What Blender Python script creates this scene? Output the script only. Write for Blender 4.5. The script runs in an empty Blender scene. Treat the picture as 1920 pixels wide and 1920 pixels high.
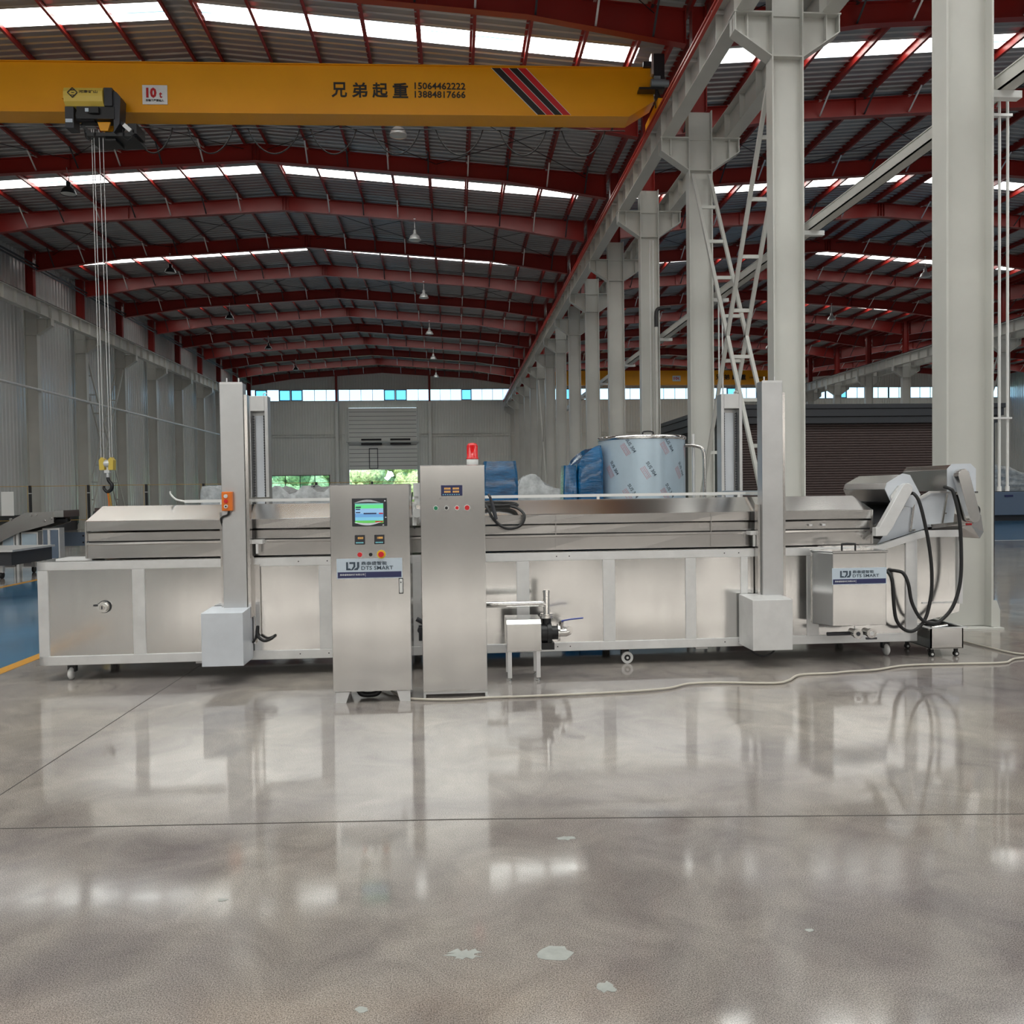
import bpy, math, random
from mathutils import Vector, Matrix
random.seed(7)
C = bpy.context.scene.collection
S = bpy.context.scene
PI = math.pi
# ------------------------------------------------------------------ camera
F_PX = 1544.4; YAW = .06995; PITCH = .02445; ROLL = -.01342; CAMZ = 1.65
fw = Vector((math.sin(YAW)*math.cos(PITCH), math.cos(YAW)*math.cos(PITCH), -math.sin(PITCH)))
rt = Vector((math.cos(YAW), -math.sin(YAW), 0)); up = rt.cross(fw)
rt2 = rt*math.cos(ROLL)+up*math.sin(ROLL); up2 = -rt*math.sin(ROLL)+up*math.cos(ROLL)
cd = bpy.data.cameras.new('camera'); cam = bpy.data.objects.new('camera', cd); C.objects.link(cam)
cam.matrix_world = Matrix(((rt2.x, up2.x, -fw.x, 0), (rt2.y, up2.y, -fw.y, 0), (rt2.z, up2.z, -fw.z, CAMZ), (0, 0, 0, 1)))
cd.sensor_width = 36; cd.lens = 36*F_PX/1920; cd.clip_start = .05; cd.clip_end = 1000
S.camera = cam
# ------------------------------------------------------------------ world, sun, exposure
S.view_settings.view_transform = 'Standard'; S.view_settings.look = 'None'
S.view_settings.gamma = 1; S.view_settings.exposure = 0.3; S.view_settings.use_curve_mapping = False
S.cycles.max_bounces = 8; S.cycles.diffuse_bounces = 4; S.cycles.glossy_bounces = 5
S.cycles.transmission_bounces = 3; S.cycles.transparent_max_bounces = 8
S.cycles.sample_clamp_indirect = 6; S.cycles.caustics_reflective = True
w = bpy.data.worlds.new('sky'); S.world = w; w.use_nodes = True
nt = w.node_tree; bg = nt.nodes['Background']
tc = nt.nodes.new('ShaderNodeTexCoord'); sx = nt.nodes.new('ShaderNodeSeparateXYZ'); rp = nt.nodes.new('ShaderNodeValToRGB')
nt.links.new(tc.outputs['Generated'], sx.inputs[0]); nt.links.new(sx.outputs['Z'], rp.inputs[0]); nt.links.new(rp.outputs[0], bg.inputs[0])
rp.color_ramp.elements[0].position = 0; rp.color_ramp.elements[0].color = (.80, .93, 1, 1)
rp.color_ramp.elements[1].position = .35; rp.color_ramp.elements[1].color = (.35, .62, .95, 1)
bg.inputs[1].default_value = 2.3
sl = bpy.data.lights.new('sun', 'SUN'); sl.energy = 4.5; sl.angle = .01; sl.color = (1, .95, .85)
so = bpy.data.objects.new('sun', sl); C.objects.link(so); so.rotation_euler = (math.radians(42), 0, math.radians(-25)); so.location = (0, 0, 60)
SKYLIGHT = 8.0; STRIP_FILL = 13.0; BACKWIN = 3.4

# ------------------------------------------------------------------ materials
def mat(name, col, rough=.5, metal=0, noise=0, nscale=3, bump=0, bscale=40, emit=None, estr=0, rvar=0, stretch=None, spec=.5, alpha=1, trans=0, coat=0, aniso=0):
    m = bpy.data.materials.new(name); m.use_nodes = True; t = m.node_tree; b = t.nodes['Principled BSDF']
    b.inputs['Base Color'].default_value = (*col, 1); b.inputs['Roughness'].default_value = rough; b.inputs['Metallic'].default_value = metal
    b.inputs['Specular IOR Level'].default_value = spec; b.inputs['Alpha'].default_value = alpha; b.inputs['Transmission Weight'].default_value = trans
    b.inputs['Coat Weight'].default_value = coat; b.inputs['Coat Roughness'].default_value = .08
    b.inputs['Anisotropic'].default_value = aniso
    if emit: b.inputs['Emission Color'].default_value = (*emit, 1); b.inputs['Emission Strength'].default_value = estr
    if noise or bump or rvar:
        g = t.nodes.new('ShaderNodeNewGeometry'); mp = t.nodes.new('ShaderNodeMapping'); t.links.new(g.outputs['Position'], mp.inputs[0])
        if stretch: mp.inputs['Scale'].default_value = stretch
        n = t.nodes.new('ShaderNodeTexNoise'); n.inputs['Scale'].default_value = nscale; n.inputs['Detail'].default_value = 5; n.inputs['Roughness'].default_value = .6
        t.links.new(mp.outputs[0], n.inputs['Vector'])
        if noise:
            r = t.nodes.new('ShaderNodeValToRGB'); t.links.new(n.outputs['Fac'], r.inputs[0])
            r.color_ramp.elements[0].position = .3; r.color_ramp.elements[1].position = .7
            r.color_ramp.elements[0].color = (*[c*(1-noise) for c in col], 1); r.color_ramp.elements[1].color = (*[min(1, c*(1+noise)) for c in col], 1)
            t.links.new(r.outputs[0], b.inputs['Base Color'])
        if rvar:
            mr = t.nodes.new('ShaderNodeMapRange'); t.links.new(n.outputs['Fac'], mr.inputs[0])
            mr.inputs[1].default_value = .3; mr.inputs[2].default_value = .7; mr.inputs[3].default_value = max(.02, rough-rvar); mr.inputs[4].default_value = rough+rvar
            t.links.new(mr.outputs[0], b.inputs['Roughness'])
        if bump:
            n2 = t.nodes.new('ShaderNodeTexNoise'); n2.inputs['Scale'].default_value = bscale; n2.inputs['Detail'].default_value = 3; t.links.new(mp.outputs[0], n2.inputs['Vector'])
            bp = t.nodes.new('ShaderNodeBump'); bp.inputs['Strength'].default_value = bump; bp.inputs['Distance'].default_value = .01
            t.links.new(n2.outputs['Fac'], bp.inputs['Height']); t.links.new(bp.outputs[0], b.inputs['Normal'])
    return m
M_ = {}
M_['red'] = mat('red_paint', (.27, .016, .012), .36, noise=.12, nscale=.8)
M_['redrail'] = mat('red_rail', (.55, .05, .035), .4)
M_['grey'] = mat('grey_paint', (.60, .60, .565), .38, noise=.06, nscale=.7)
M_['sheet'] = mat('roof_sheet', (.40, .41, .42), .36, .55, noise=.18, nscale=.35, stretch=(.3, 1, 1))
M_['wall'] = mat('wall_sheet', (.72, .745, .74), .24, .2, noise=.07, nscale=.3)
M_['farwall'] = mat('end_wall_sheet', (.74, .74, .70), .45, noise=.05, nscale=.3)
M_['yellow'] = mat('crane_yellow', (.92, .40, .004), .32, noise=.05, nscale=.6)
M_['cover_yellow'] = mat('hoist_cover_yellow', (.80, .58, .10), .4)
M_['black'] = mat('black', (.012, .012, .014), .4)
M_['rubber'] = mat('black_rubber', (.014, .014, .015), .5)
M_['dark'] = mat('dark_metal', (.05, .052, .06), .4, .4)
M_['steel'] = mat('brushed_steel', (.66, .655, .645), .17, 1, noise=.04, nscale=2.2, stretch=(6, 6, .5))
M_['steel_cab'] = mat('cabinet_steel', (.68, .675, .665), .19, 1, noise=.04, nscale=1.7, stretch=(6, 6, .5))
M_['steel_hood'] = mat('hood_steel', (.60, .585, .57), .20, 1, noise=.06, nscale=2.0)
M_['steel_film'] = mat('film_covered_steel', (.56, .565, .57), .34, .85, noise=.08, nscale=2.5)
M_['satin'] = mat('satin_steel', (.80, .80, .80), .50, .75, noise=.06, nscale=5)
M_['bright'] = mat('polished_steel', (.75, .74, .72), .12, 1)
M_['film'] = mat('protective_film', (.50, .62, .72), .3, .35, noise=.04, nscale=4)
M_['filmw'] = mat('white_film', (.70, .74, .80), .4, .35, noise=.05, nscale=4)
M_['white'] = mat('white_paint', (.80, .81, .80), .4)
M_['blue_wrap'] = mat('blue_plastic_wrap', (.001, .085, .22), .14, noise=.5, nscale=4, bump=1.0, bscale=9, stretch=(1, 1, 3.5), coat=.5)
M_['clear_wrap'] = mat('clear_plastic_wrap', (.42, .44, .45), .2, noise=.35, nscale=5, bump=1.0, bscale=9)
M_['brown'] = mat('brown_shutter', (.085, .058, .055), .5)
M_['slate'] = mat('slate_fascia', (.032, .035, .042), .42, .2)
M_['fence_yellow'] = mat('fence_wire', (.45, .28, .05), .5)
M_['cable'] = mat('cream_cable', (.52, .48, .41), .5)
M_['text_black'] = mat('lettering_black', (.015, .012, .012), .5)
M_['text_red'] = mat('lettering_red', (.55, .01, .015), .5)
M_['stripe_red'] = mat('stripe_red', (.65, .012, .02), .4)
M_['text_white'] = mat('lettering_white', (.8, .82, .85), .5)
M_['navy'] = mat('navy_print', (.03, .035, .12), .4)
M_['logo'] = mat('logo_slate', (.055, .085, .12), .4)
M_['sign_white'] = mat('sign_white', (.62, .72, .82), .4)
M_['orange'] = mat('orange_plastic', (.85, .20, .02), .4)
M_['red_btn'] = mat('red_button', (.75, .02, .03), .3)
M_['green_btn'] = mat('green_button', (.02, .25, .12), .3)
M_['yellow_btn'] = mat('yellow_ring', (.85, .62, .03), .35)
M_['beacon'] = mat('beacon_red', (.62, .004, .008), .15, coat=.5, emit=(1, .02, .02), estr=.05)
M_['nylon'] = mat('white_nylon', (.75, .75, .74), .4)
M_['lever_blue'] = mat('blue_lever', (.05, .08, .35), .4)
M_['motor'] = mat('motor_grey', (.26, .31, .35), .4, .3)
M_['bluegrey'] = mat('blue_grey_panel', (.17, .22, .30), .35, .3)
M_['lcd'] = mat('lamp_glass', (.6, .6, .58), .3)
M_['patch'] = mat('repair_patch', (.36, .375, .355), .35, noise=.12, nscale=25)
M_['joint'] = mat('joint_dark', (.10, .09, .085), .5)
M_['epoxy'] = mat('blue_epoxy', (.028, .15, .29), .14, noise=.15, nscale=.8, rvar=.05, coat=.3)
M_['line'] = mat('yellow_line_paint', (.62, .30, .03), .3)
M_['leaf'] = mat('foliage', (.40, .50, .22), .7, noise=.8, nscale=3.5, bump=1, bscale=5)
M_['grass'] = mat('pale_ground', (.35, .38, .22), .8, noise=.2)
M_['trunk'] = mat('bark', (.1, .07, .05), .8)
M_['frame_blue'] = mat('window_frame_blue', (.02, .09, .2), .4)

def floor_mat():
    m = bpy.data.materials.new('polished_concrete'); m.use_nodes = True; t = m.node_tree; b = t.nodes['Principled BSDF']; L = t.links.new
    g = t.nodes.new('ShaderNodeNewGeometry')
    def noise(sc, det=6, rough=.6, dist=0):
        n = t.nodes.new('ShaderNodeTexNoise'); n.inputs['Scale'].default_value = sc; n.inputs['Detail'].default_value = det
        n.inputs['Roughness'].default_value = rough; n.inputs['Distortion'].default_value = dist; L(g.outputs['Position'], n.inputs['Vector']); return n
    n1 = noise(.55, 5, .6, .6); n2 = noise(2.3, 6, .65, .8); n3 = noise(210, 2, .7); n4 = noise(.9, 4, .55, .4)
    def ramp(src, p0, c0, p1, c1):
        r = t.nodes.new('ShaderNodeValToRGB'); L(src, r.inputs[0]); e = r.color_ramp.elements
        e[0].position = p0; e[0].color = (*c0, 1); e[1].position = p1; e[1].color = (*c1, 1); return r
    r1 = ramp(n1.outputs['Fac'], .33, (.235, .212, .210), .68, (.36, .325, .285))
    r2 = ramp(n2.outputs['Fac'], .30, (.74, .73, .74), .72, (1.22, 1.22, 1.2))
    r3 = ramp(n3.outputs['Fac'], .36, (.45, .45, .45), .62, (1.36, 1.36, 1.36))
    def mul(a, c):
        x = t.nodes.new('ShaderNodeMix'); x.data_type = 'RGBA'; x.blend_type = 'MULTIPLY'; x.inputs[0].default_value = 1; L(a, x.inputs[6]); L(c, x.inputs[7]); return x.outputs[2]
    L(mul(mul(r1.outputs[0], r2.outputs[0]), r3.outputs[0]), b.inputs['Base Color'])
    mr = t.nodes.new('ShaderNodeMapRange'); L(n4.outputs['Fac'], mr.inputs[0]); mr.inputs[1].default_value = .35; mr.inputs[2].default_value = .68
    mr.inputs[3].default_value = .05; mr.inputs[4].default_value = .13; L(mr.outputs[0], b.inputs['Roughness'])
    b.inputs['Specular IOR Level'].default_value = 1.0
    nb = noise(.8, 2, .5); nb2 = noise(5, 2, .5); ad = t.nodes.new('ShaderNodeMath'); ad.operation = 'MULTIPLY_ADD'
    L(nb2.outputs['Fac'], ad.inputs[0]); ad.inputs[1].default_value = .09; L(nb.outputs['Fac'], ad.inputs[2])
    bp = t.nodes.new('ShaderNodeBump'); bp.inputs['Strength'].default_value = .16; bp.inputs['Distance'].default_value = .02; L(ad.outputs[0], bp.inputs['Height']); L(bp.outputs[0], b.inputs['Normal'])
    return m
M_['floor'] = floor_mat()

def skylight_mat(SKYLIGHT):
    m = bpy.data.materials.new('roof_light_or_fill_glow'); m.use_nodes = True; t = m.node_tree; L = t.links.new
    t.nodes.remove(t.nodes['Principled BSDF']); e = t.nodes.new('ShaderNodeEmission'); L(e.outputs[0], t.nodes['Material Output'].inputs[0])
    g = t.nodes.new('ShaderNodeNewGeometry'); mp = t.nodes.new('ShaderNodeMapping'); mp.inputs['Scale'].default_value = (.25, 9, 1); L(g.outputs['Position'], mp.inputs[0])
    n = t.nodes.new('ShaderNodeTexNoise'); n.inputs['Scale'].default_value = 1; n.inputs['Detail'].default_value = 3; L(mp.outputs[0], n.inputs['Vector'])
    r = t.nodes.new('ShaderNodeValToRGB'); L(n.outputs['Fac'], r.inputs[0]); r.color_ramp.elements[0].position = .32; r.color_ramp.elements[1].position = .6
    r.color_ramp.elements[0].color = (.05, .085, .12, 1); r.color_ramp.elements[1].color = (1, 1, .93, 1); L(r.outputs[0], e.inputs[0]); e.inputs[1].default_value = SKYLIGHT
    return m
M_['skylight'] = skylight_mat(SKYLIGHT); M_['strip_fill'] = skylight_mat(STRIP_FILL)  # second one is a stronger glow for the added, unseen fill strips
def emis(name, col, s):
    m = bpy.data.materials.new(name); m.use_nodes = True; t = m.node_tree
    t.nodes.remove(t.nodes['Principled BSDF']); e = t.nodes.new('ShaderNodeEmission'); t.links.new(e.outputs[0], t.nodes['Material Output'].inputs[0])
    e.inputs[0].default_value = (*col, 1); e.inputs[1].default_value = s; return m
M_['backwin'] = emis('daylit_window', (1, .94, .85), BACKWIN)
M_['amber'] = emis('amber_digits', (1, .55, .15), .8)
M_['led_cyan'] = emis('cyan_digits', (.3, .8, .85), .5)
def glass():
    m = bpy.data.materials.new('window_glass'); m.use_nodes = True; t = m.node_tree; t.nodes.remove(t.nodes['Principled BSDF'])
    a = t.nodes.new('ShaderNodeBsdfTransparent'); a.inputs[0].default_value = (.78, .92, .98, 1); b = t.nodes.new('ShaderNodeBsdfGlossy'); b.inputs['Roughness'].default_value = .05
    x = t.nodes.new('ShaderNodeMixShader'); x.inputs[0].default_value = .07; t.links.new(a.outputs[0], x.inputs[1]); t.links.new(b.outputs[0], x.inputs[2]); t.links.new(x.outputs[0], t.nodes['Material Output'].inputs[0]); return m
M_['glass'] = glass()
def bluepane():
    m = M_['glass'].copy(); m.name = 'window_glass_blue'
    [n for n in m.node_tree.nodes if n.type == 'BSDF_TRANSPARENT'][0].inputs[0].default_value = (.40, .72, .90, 1); return m
M_['glassblue'] = bluepane()
def screen_mat():
    m = bpy.data.materials.new('touch_screen_image'); m.use_nodes = True; t = m.node_tree; b = t.nodes['Principled BSDF']; L = t.links.new
    g = t.nodes.new('ShaderNodeTexCoord'); sp = t.nodes.new('ShaderNodeSeparateXYZ'); L(g.outputs['Generated'], sp.inputs[0])
    r = t.nodes.new('ShaderNodeValToRGB'); r.color_ramp.interpolation = 'CONSTANT'; L(sp.outputs['Z'], r.inputs[0]); e = r.color_ramp.elements
    e[0].position = 0; e[0].color = (.12, .45, .10, 1); e[1].position = .13; e[1].color = (.18, .45, .62, 1)
    for p, c in ((.30, (.13, .30, .55)), (.48, (.24, .42, .62)), (.74, (.12, .62, .22)), (.92, (.16, .45, .40))):
        x = e.new(p); x.color = (*c, 1)
    L(r.outputs[0], b.inputs['Base Color']); L(r.outputs[0], b.inputs['Emission Color']); b.inputs['Emission Strength'].default_value = .55; b.inputs['Roughness'].default_value = .12
    return m
M_['screen'] = screen_mat()

# ------------------------------------------------------------------ mesh builder
class MB:
    def __init__(s): s.v = []; s.f = []; s.sm = []
    def add(s, vs, fs, smooth=False):
        n = len(s.v); s.v += [tuple(v) for v in vs]; s.f += [tuple(i+n for i in f) for f in fs]; s.sm += [smooth]*len(fs); return s
    def box(s, x0, x1, y0, y1, z0, z1):
        v = [(x0,y0,z0),(x1,y0,z0),(x1,y1,z0),(x0,y1,z0),(x0,y0,z1),(x1,y0,z1),(x1,y1,z1),(x0,y1,z1)]
        return s.add(v, [(0,3,2,1),(4,5,6,7),(0,1,5,4),(1,2,6,5),(2,3,7,6),(3,0,4,7)])
    def prism(s, poly, y0, y1, axis='y'):
        # poly: list of (a,b); axis y -> (x,z) extruded along y ; axis x -> (y,z) along x ; axis z -> (x,y) along z
        def P(a, b, t): return (a, t, b) if axis == 'y' else ((t, a, b) if axis == 'x' else (a, b, t))
        n = len(poly); v = [P(a, b, y0) for a, b in poly]+[P(a, b, y1) for a, b in poly]
        return s.add(v, [tuple(range(n)), tuple(range(2*n-1, n-1, -1))]+[(i, i+n, (i+1) % n+n, (i+1) % n) for i in range(n)])
    def beam(s, p, q, w, h, upv=(0, 0, 1)):
        p = Vector(p); q = Vector(q); d = (q-p).normalized(); u = Vector(upv)
        if abs(d.dot(u)) > .99: u = Vector((0, 1, 0))
        r = d.cross(u).normalized(); u = r.cross(d)
        v = [b+r*(a*w/2)+u*(c*h/2) for b in (p, q) for a, c in ((-1,-1),(1,-1),(1,1),(-1,1))]
        return s.add(v, [(0,3,2,1),(4,5,6,7),(0,1,5,4),(1,2,6,5),(2,3,7,6),(3,0,4,7)])
    def tube(s, pts, r, n=10, closed=False):
        pts = [Vector(p) for p in pts]; rings = []; prev = None; N = len(pts)
        for i, p in enumerate(pts):
            a = pts[(i-1) % N] if (closed or i > 0) else p; b = pts[(i+1) % N] if (closed or i < N-1) else p
            d = (b-a).normalized()
            if prev is None:
                u = Vector((0, 0, 1)) if abs(d.z) < .9 else Vector((1, 0, 0)); x = d.cross(u).normalized()
            else: x = (prev-d*prev.dot(d)).normalized()
            prev = x; y = d.cross(x); rr = r[i] if isinstance(r, (list, tuple)) else r
            rings.append([p+(x*math.cos(2*PI*k/n)+y*math.sin(2*PI*k/n))*rr for k in range(n)])
        v = [q for ring in rings for q in ring]; f = []
        for i in range(N if closed else N-1):
            for k in range(n):
                a = i*n+k; b = i*n+(k+1) % n; j = (i+1) % N
                f.append((a, b, j*n+(k+1) % n, j*n+k))
        s.add(v, f, True)
        if not closed:
            s.add(rings[0], [tuple(range(n-1, -1, -1))]); s.add(rings[-1], [tuple(range(n))])
        return s
    def cyl(s, c, r, h, axis='z', n=20, r2=None):
        c = Vector(c); d = {'x': Vector((1,0,0)), 'y': Vector((0,1,0)), 'z': Vector((0,0,1))}[axis]
        return s.tube([c, c+d*h], [r, r if r2 is None else r2], n)
    def lathe(s, c, prof, n=20, axis='z'):
        c = Vector(c); v = []; m = len(prof)
        for k in range(n):
            a = 2*PI*k/n
            for r, h in prof:
                q = (r*math.cos(a), r*math.sin(a), h)
                if axis == 'y': q = (q[0], q[2], q[1])
                if axis == 'x': q = (q[2], q[0], q[1])
                v.append(c+Vector(q))
        f = [(k*m+i, ((k+1) % n)*m+i, ((k+1) % n)*m+i+1, k*m+i+1) for k in range(n) for i in range(m-1)]
        return s.add(v, f, True)
def smooth_path(pts, k=6):
    P = [Vector(p) for p in pts]; P = [P[0]*2-P[1]]+P+[P[-1]*2-P[-2]]; out = []
    for i in range(1, len(P)-2):
        for j in range(k):
            t = j/k; a, b, c, d = P[i-1], P[i], P[i+1], P[i+2]
            out.append(.5*((2*b)+(-a+c)*t+(2*a-5*b+4*c-d)*t*t+(-a+3*b-3*c+d)*t**3))
    out.append(P[-2]); return out
ORG = {}
def org(o): return ORG.get(o.name, Vector((0, 0, 0)))
def obj(name, mb, m, parent=None, label=None, bevel=0):
    """links ONE mesh; coordinates are world ones (or the thing's own ones where its origin is registered as zero)"""
    off = org(parent) if parent else Vector((0, 0, 0))
    me = bpy.data.meshes.new(name); me.from_pydata([tuple(Vector(v)-off) for v in mb.v], [], mb.f); me.update()
    me.polygons.foreach_set('use_smooth', mb.sm)
    me.materials.append(M_[m] if isinstance(m, str) else m)
    o = bpy.data.objects.new(name, me); C.objects.link(o)
    if parent: o.parent = parent; ORG[o.name] = off
    if label: o['label'] = label
    if bevel:
        b = o.modifiers.new('bevel', 'BEVEL'); b.width = bevel; b.segments = 2; b.limit_method = 'ANGLE'; b.angle_limit = .6
    return o
def tag(o, label, cat, group=None, kind=None):
    o['label'] = label; o['category'] = cat
    if group: o['group'] = group
    if kind: o['kind'] = kind
    return o
def thing(name, label, cat, loc=(0, 0, 0), rz=0, group=None, local=False):
    o = bpy.data.objects.new(name, None); C.objects.link(o); o.location = loc; o.rotation_euler = (0, 0, rz); o.empty_display_size = .2
    ORG[o.name] = Vector((0, 0, 0)) if local else Vector(loc)
    return tag(o, label, cat, group)
def struct(name, mb, m, parent=None):
    o = obj(name, mb, m, parent)
    if not parent: o['kind'] = 'structure'
    return o
def dup(root, loc, label=None, group=None):
    r = root.copy(); C.objects.link(r); r.location = loc
    if label: r['label'] = label
    if group: r['group'] = group
    def rec(a, b):
        for ch in list(a.children):
            c = ch.copy(); C.objects.link(c); c.parent = b; rec(ch, c)
    rec(root, r); return r
ORD = ['first','second','third','fourth','fifth','sixth','seventh','eighth','ninth','tenth','eleventh','twelfth','thirteenth','fourteenth','fifteenth','sixteenth']
def text(name, body, x0, x1, z0, z1, y, m, parent, bold=0, th=.002, label=None, mapf=None):
    c = bpy.data.curves.new('t', 'FONT'); c.body = body; c.size = 1; c.offset = bold; c.resolution_u = 2
    t = bpy.data.objects.new('t', c); C.objects.link(t); bpy.context.view_layer.update()
    me = bpy.data.meshes.new_from_object(t.evaluated_get(bpy.context.evaluated_depsgraph_get()))
    vs = [v.co.copy() for v in me.vertices]; fs = [tuple(p.vertices) for p in me.polygons]
    bpy.data.objects.remove(t); bpy.data.curves.remove(c); bpy.data.meshes.remove(me)
    a0 = min(v.x for v in vs); a1 = max(v.x for v in vs); b0 = min(v.y for v in vs); b1 = max(v.y for v in vs)
    out = []
    for v in vs:
        p = Vector((x0+(v.x-a0)/(a1-a0)*(x1-x0), y, z0+(v.y-b0)/(b1-b0)*(z1-z0)))
        out.append(mapf(p) if mapf else p)
    mb = MB(); mb.add(out, fs)
    if not mapf and th:
        n = len(out); mb.add([p+Vector((0, th, 0)) for p in out], [f[::-1] for f in fs])
    return obj(name, mb, m, parent, label)
def flat(name, x0, x1, z0, z1, y, m, parent, th=.003): return obj(name, MB().box(x0, x1, y, y+th, z0, z1), m, parent)

# ================================================================== the building
BAY = 5.04; YC = [9.145+BAY*k for k in range(15)]
YF = 79.8; YB = -42.0
XA = 5.87; HW = 12.53
ROWX = [XA-2*HW, XA, XA+2*HW]          # -19.19, 5.87, 30.93
RIDGE = [XA-HW, XA+HW, XA+3*HW]
ZR = 13.76; SL = .075
XL = -19.75; XR = 56.2
# floor
fb = MB(); fb.add([(XL, YB, 0), (XR, YB, 0), (XR, YF, 0), (XL, YF, 0), (XL, YB, -.2), (XR, YB, -.2), (XR, YF, -.2), (XL, YF, -.2)],
       [(0,1,2,3),(7,6,5,4),(0,4,5,1),(1,5,6,2),(2,6,7,3),(3,7,4,0)])
floor = struct('floor', fb, 'floor')
jm = MB(); jm.beam((-2.66, -3, .0012), (-2.5, 7.9, .0012), .006, .0024); jm.beam((-2.5, 7.9, .0012), (-2.45, 30, .0012), .006, .0024)
obj('expansion_joint', jm, 'joint', floor)
jm = MB(); jm.beam((-8, 4.55, .0012), (0, 4.13, .0012), .006, .0024); jm.beam((0, 4.13, .0012), (5.87, 3.66, .0012), .006, .0024)
obj('expansion_joint', jm, 'joint', floor)
def blob(cx, cy, rx, ry, seed, n=22, spike=.3):
    R = random.Random(seed); return [(cx+rx*(1+R.uniform(-spike, spike))*math.cos(2*PI*k/n), cy+ry*(1+R.uniform(-spike, spike))*math.sin(2*PI*k/n)) for k in range(n)]
for a in ((.011, 2.91, .055, .035, 1, 22, .45), (.334, 2.885, .06, .05, 2, 14, .18), (.48, 2.67, .03, .03, 3, 16, .4), (-.32, 2.625, .022, .015, 4, 10, .3), (.50, 3.85, .045, .02, 5, 16, .3), (-.97, 3.4, .02, .012, 6, 9, .3), (2.4,2.9,.012,.01,7,9,.3), (1.3,2.95,.018,.012,8,9,.3)):
    obj('repair_patch', MB().prism(blob(*a), .0002, .0012, 'z'), 'patch', floor)
# painted aisles
struct('trim_1', MB().box(-8.35, -4.42, 6.0, YF-2, .0002, .0016), 'epoxy')
for i, x in enumerate((-4.42, -8.5)): struct('trim_%d' % (i+2), MB().box(x, x+.14, 4.5, YF-2, .0004, .003), 'line')
struct('trim_4', MB().box(9.5, 30.4, 23.6, 36.6, .0002, .0016), 'epoxy')
struct('trim_5', MB().box(9.5, 30.4, 23.46, 23.55, .0004, .003), 'nylon')
struct('trim_6', MB().box(17.0, 21.5, 40, YF-2, .0002, .0016), 'epoxy')

def ribbed(mb, a0, a1, b0, b1, pos, d, pitch, kind):
    """trapezoid ribbed sheet. kind 'Y': sheet in plane y=pos, ribs vertical. kind 'X': plane x=pos."""
    n = max(1, int(round((a1-a0)/pitch))); p = (a1-a0)/n; prof = []
    for k in range(n):
        s0 = a0+k*p; prof += [(s0, 0), (s0+p*.62, 0), (s0+p*.74, d), (s0+p*.88, d)]
    prof.append((a1, 0)); v = []
    for a, o in prof:
        for b in (b0, b1):
            v.append((a, pos-o, b) if kind == 'Y' else (pos+o, a, b))
    f = [(2*i, 2*i+2, 2*i+3, 2*i+1) for i in range(len(prof)-1)]
    return mb.add(v, f)
# left wall
struct('wall_left', ribbed(MB(), YB, YF, 0, 13.1, XL+.02, .035, .30, 'X'), 'wall')
struct('wall_right', ribbed(MB(), YB, YF, 0, 13.1, XR-.02, .035, .30, 'X'), 'wall')
struct('baseboard_left', MB().box(XL+.03, XL+.18, YB, YF, 0, .9), 'dark')
# far wall with openings
def zroof(x):
    for c in RIDGE:
        if abs(x-c) <= HW+.6: return ZR+.2-SL*abs(x-c)
    return 13
mb = MB()
CZ0, CZ1 = 10.53, 11.62
def panel(x0, x1, z0, z1): ribbed(mb, x0, x1, z0, z1, YF, .03, .26, 'Y')
LW = (-17.37, -11.84, .9, 3.44); DR = (-9.94, -3.46, 0, 3.94)
panel(XL, LW[0], 0, CZ0); panel(LW[0], LW[1], LW[3], CZ0); panel(LW[0], LW[1], 0, LW[2]); panel(LW[1], DR[0], 0, CZ0)
panel(DR[0], DR[1], 9.86, CZ0); panel(DR[1], XR, 0, CZ0)
x = XL
while x < XR-.01:
    x1 = min(x+.52, XR); ribbed(mb, x, x1, CZ1, zroof((x+x1)/2)+.1, YF, .03, .26, 'Y'); x = x1
struct('wall_far', mb, 'farwall')
mb = MB()
for z in (7.1, 7.35): mb.box(XL, DR[0], YF-.12, YF-.05, z, z+.05); mb.box(DR[1], XR, YF-.12, YF-.05, z, z+.05)
for x in (-11.3, -10.6, -2.3, -10.1, -3.3): mb.box(x, x+.08, YF-.12, YF-.04, 0, CZ0)
struct('trim_7', mb, 'farwall')
# clerestory windows, one unit between each pair of posts
R = random.Random(4); wn = 1
cl = [XL, -10.9, -2.2, 5.87, 13.0, 18.4, 24.0, 30.93, 37, 43.5, 50, XR]
for i in range(len(cl)-1):
    x0, x1 = cl[i], cl[i+1]; n = max(2, round((x1-x0)/1.05)); p = (x1-x0)/n
    fr = MB(); fr.box(x0, x1, YF-.05, YF+.03, CZ0-.04, CZ0+.03); fr.box(x0, x1, YF-.05, YF+.03, CZ1-.03, CZ1+.04)
    for k in range(n+1):
        t = .06 if k in (0, n) else .022; fr.box(x0+k*p-t, x0+k*p+t, YF-.05, YF+.03, CZ0, CZ1)
    wo = struct('window_%d' % wn, fr, 'farwall'); wn += 1
    for k in range(n):
        blue = R.random() < .2; y = YF-.03
        if blue:
            s = MB()
            for a, b, c, d in ((x0+k*p+.03, x0+k*p+.10, CZ0+.03, CZ1-.03), (x0+(k+1)*p-.10, x0+(k+1)*p-.03, CZ0+.03, CZ1-.03), (x0+k*p+.1, x0+(k+1)*p-.1, CZ0+.03, CZ0+.1), (x0+k*p+.1, x0+(k+1)*p-.1, CZ1-.1, CZ1-.03)): s.box(a, b, y-.05, y, c, d)
            obj('opening_sash', s, 'frame_blue', wo, 'blue framed opening sash')
        obj('pane', MB().box(x0+k*p+.03, x0+(k+1)*p-.03, y, y+.006, CZ0+.03, CZ1-.03), 'glassblue' if blue else 'glass', wo)
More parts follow.
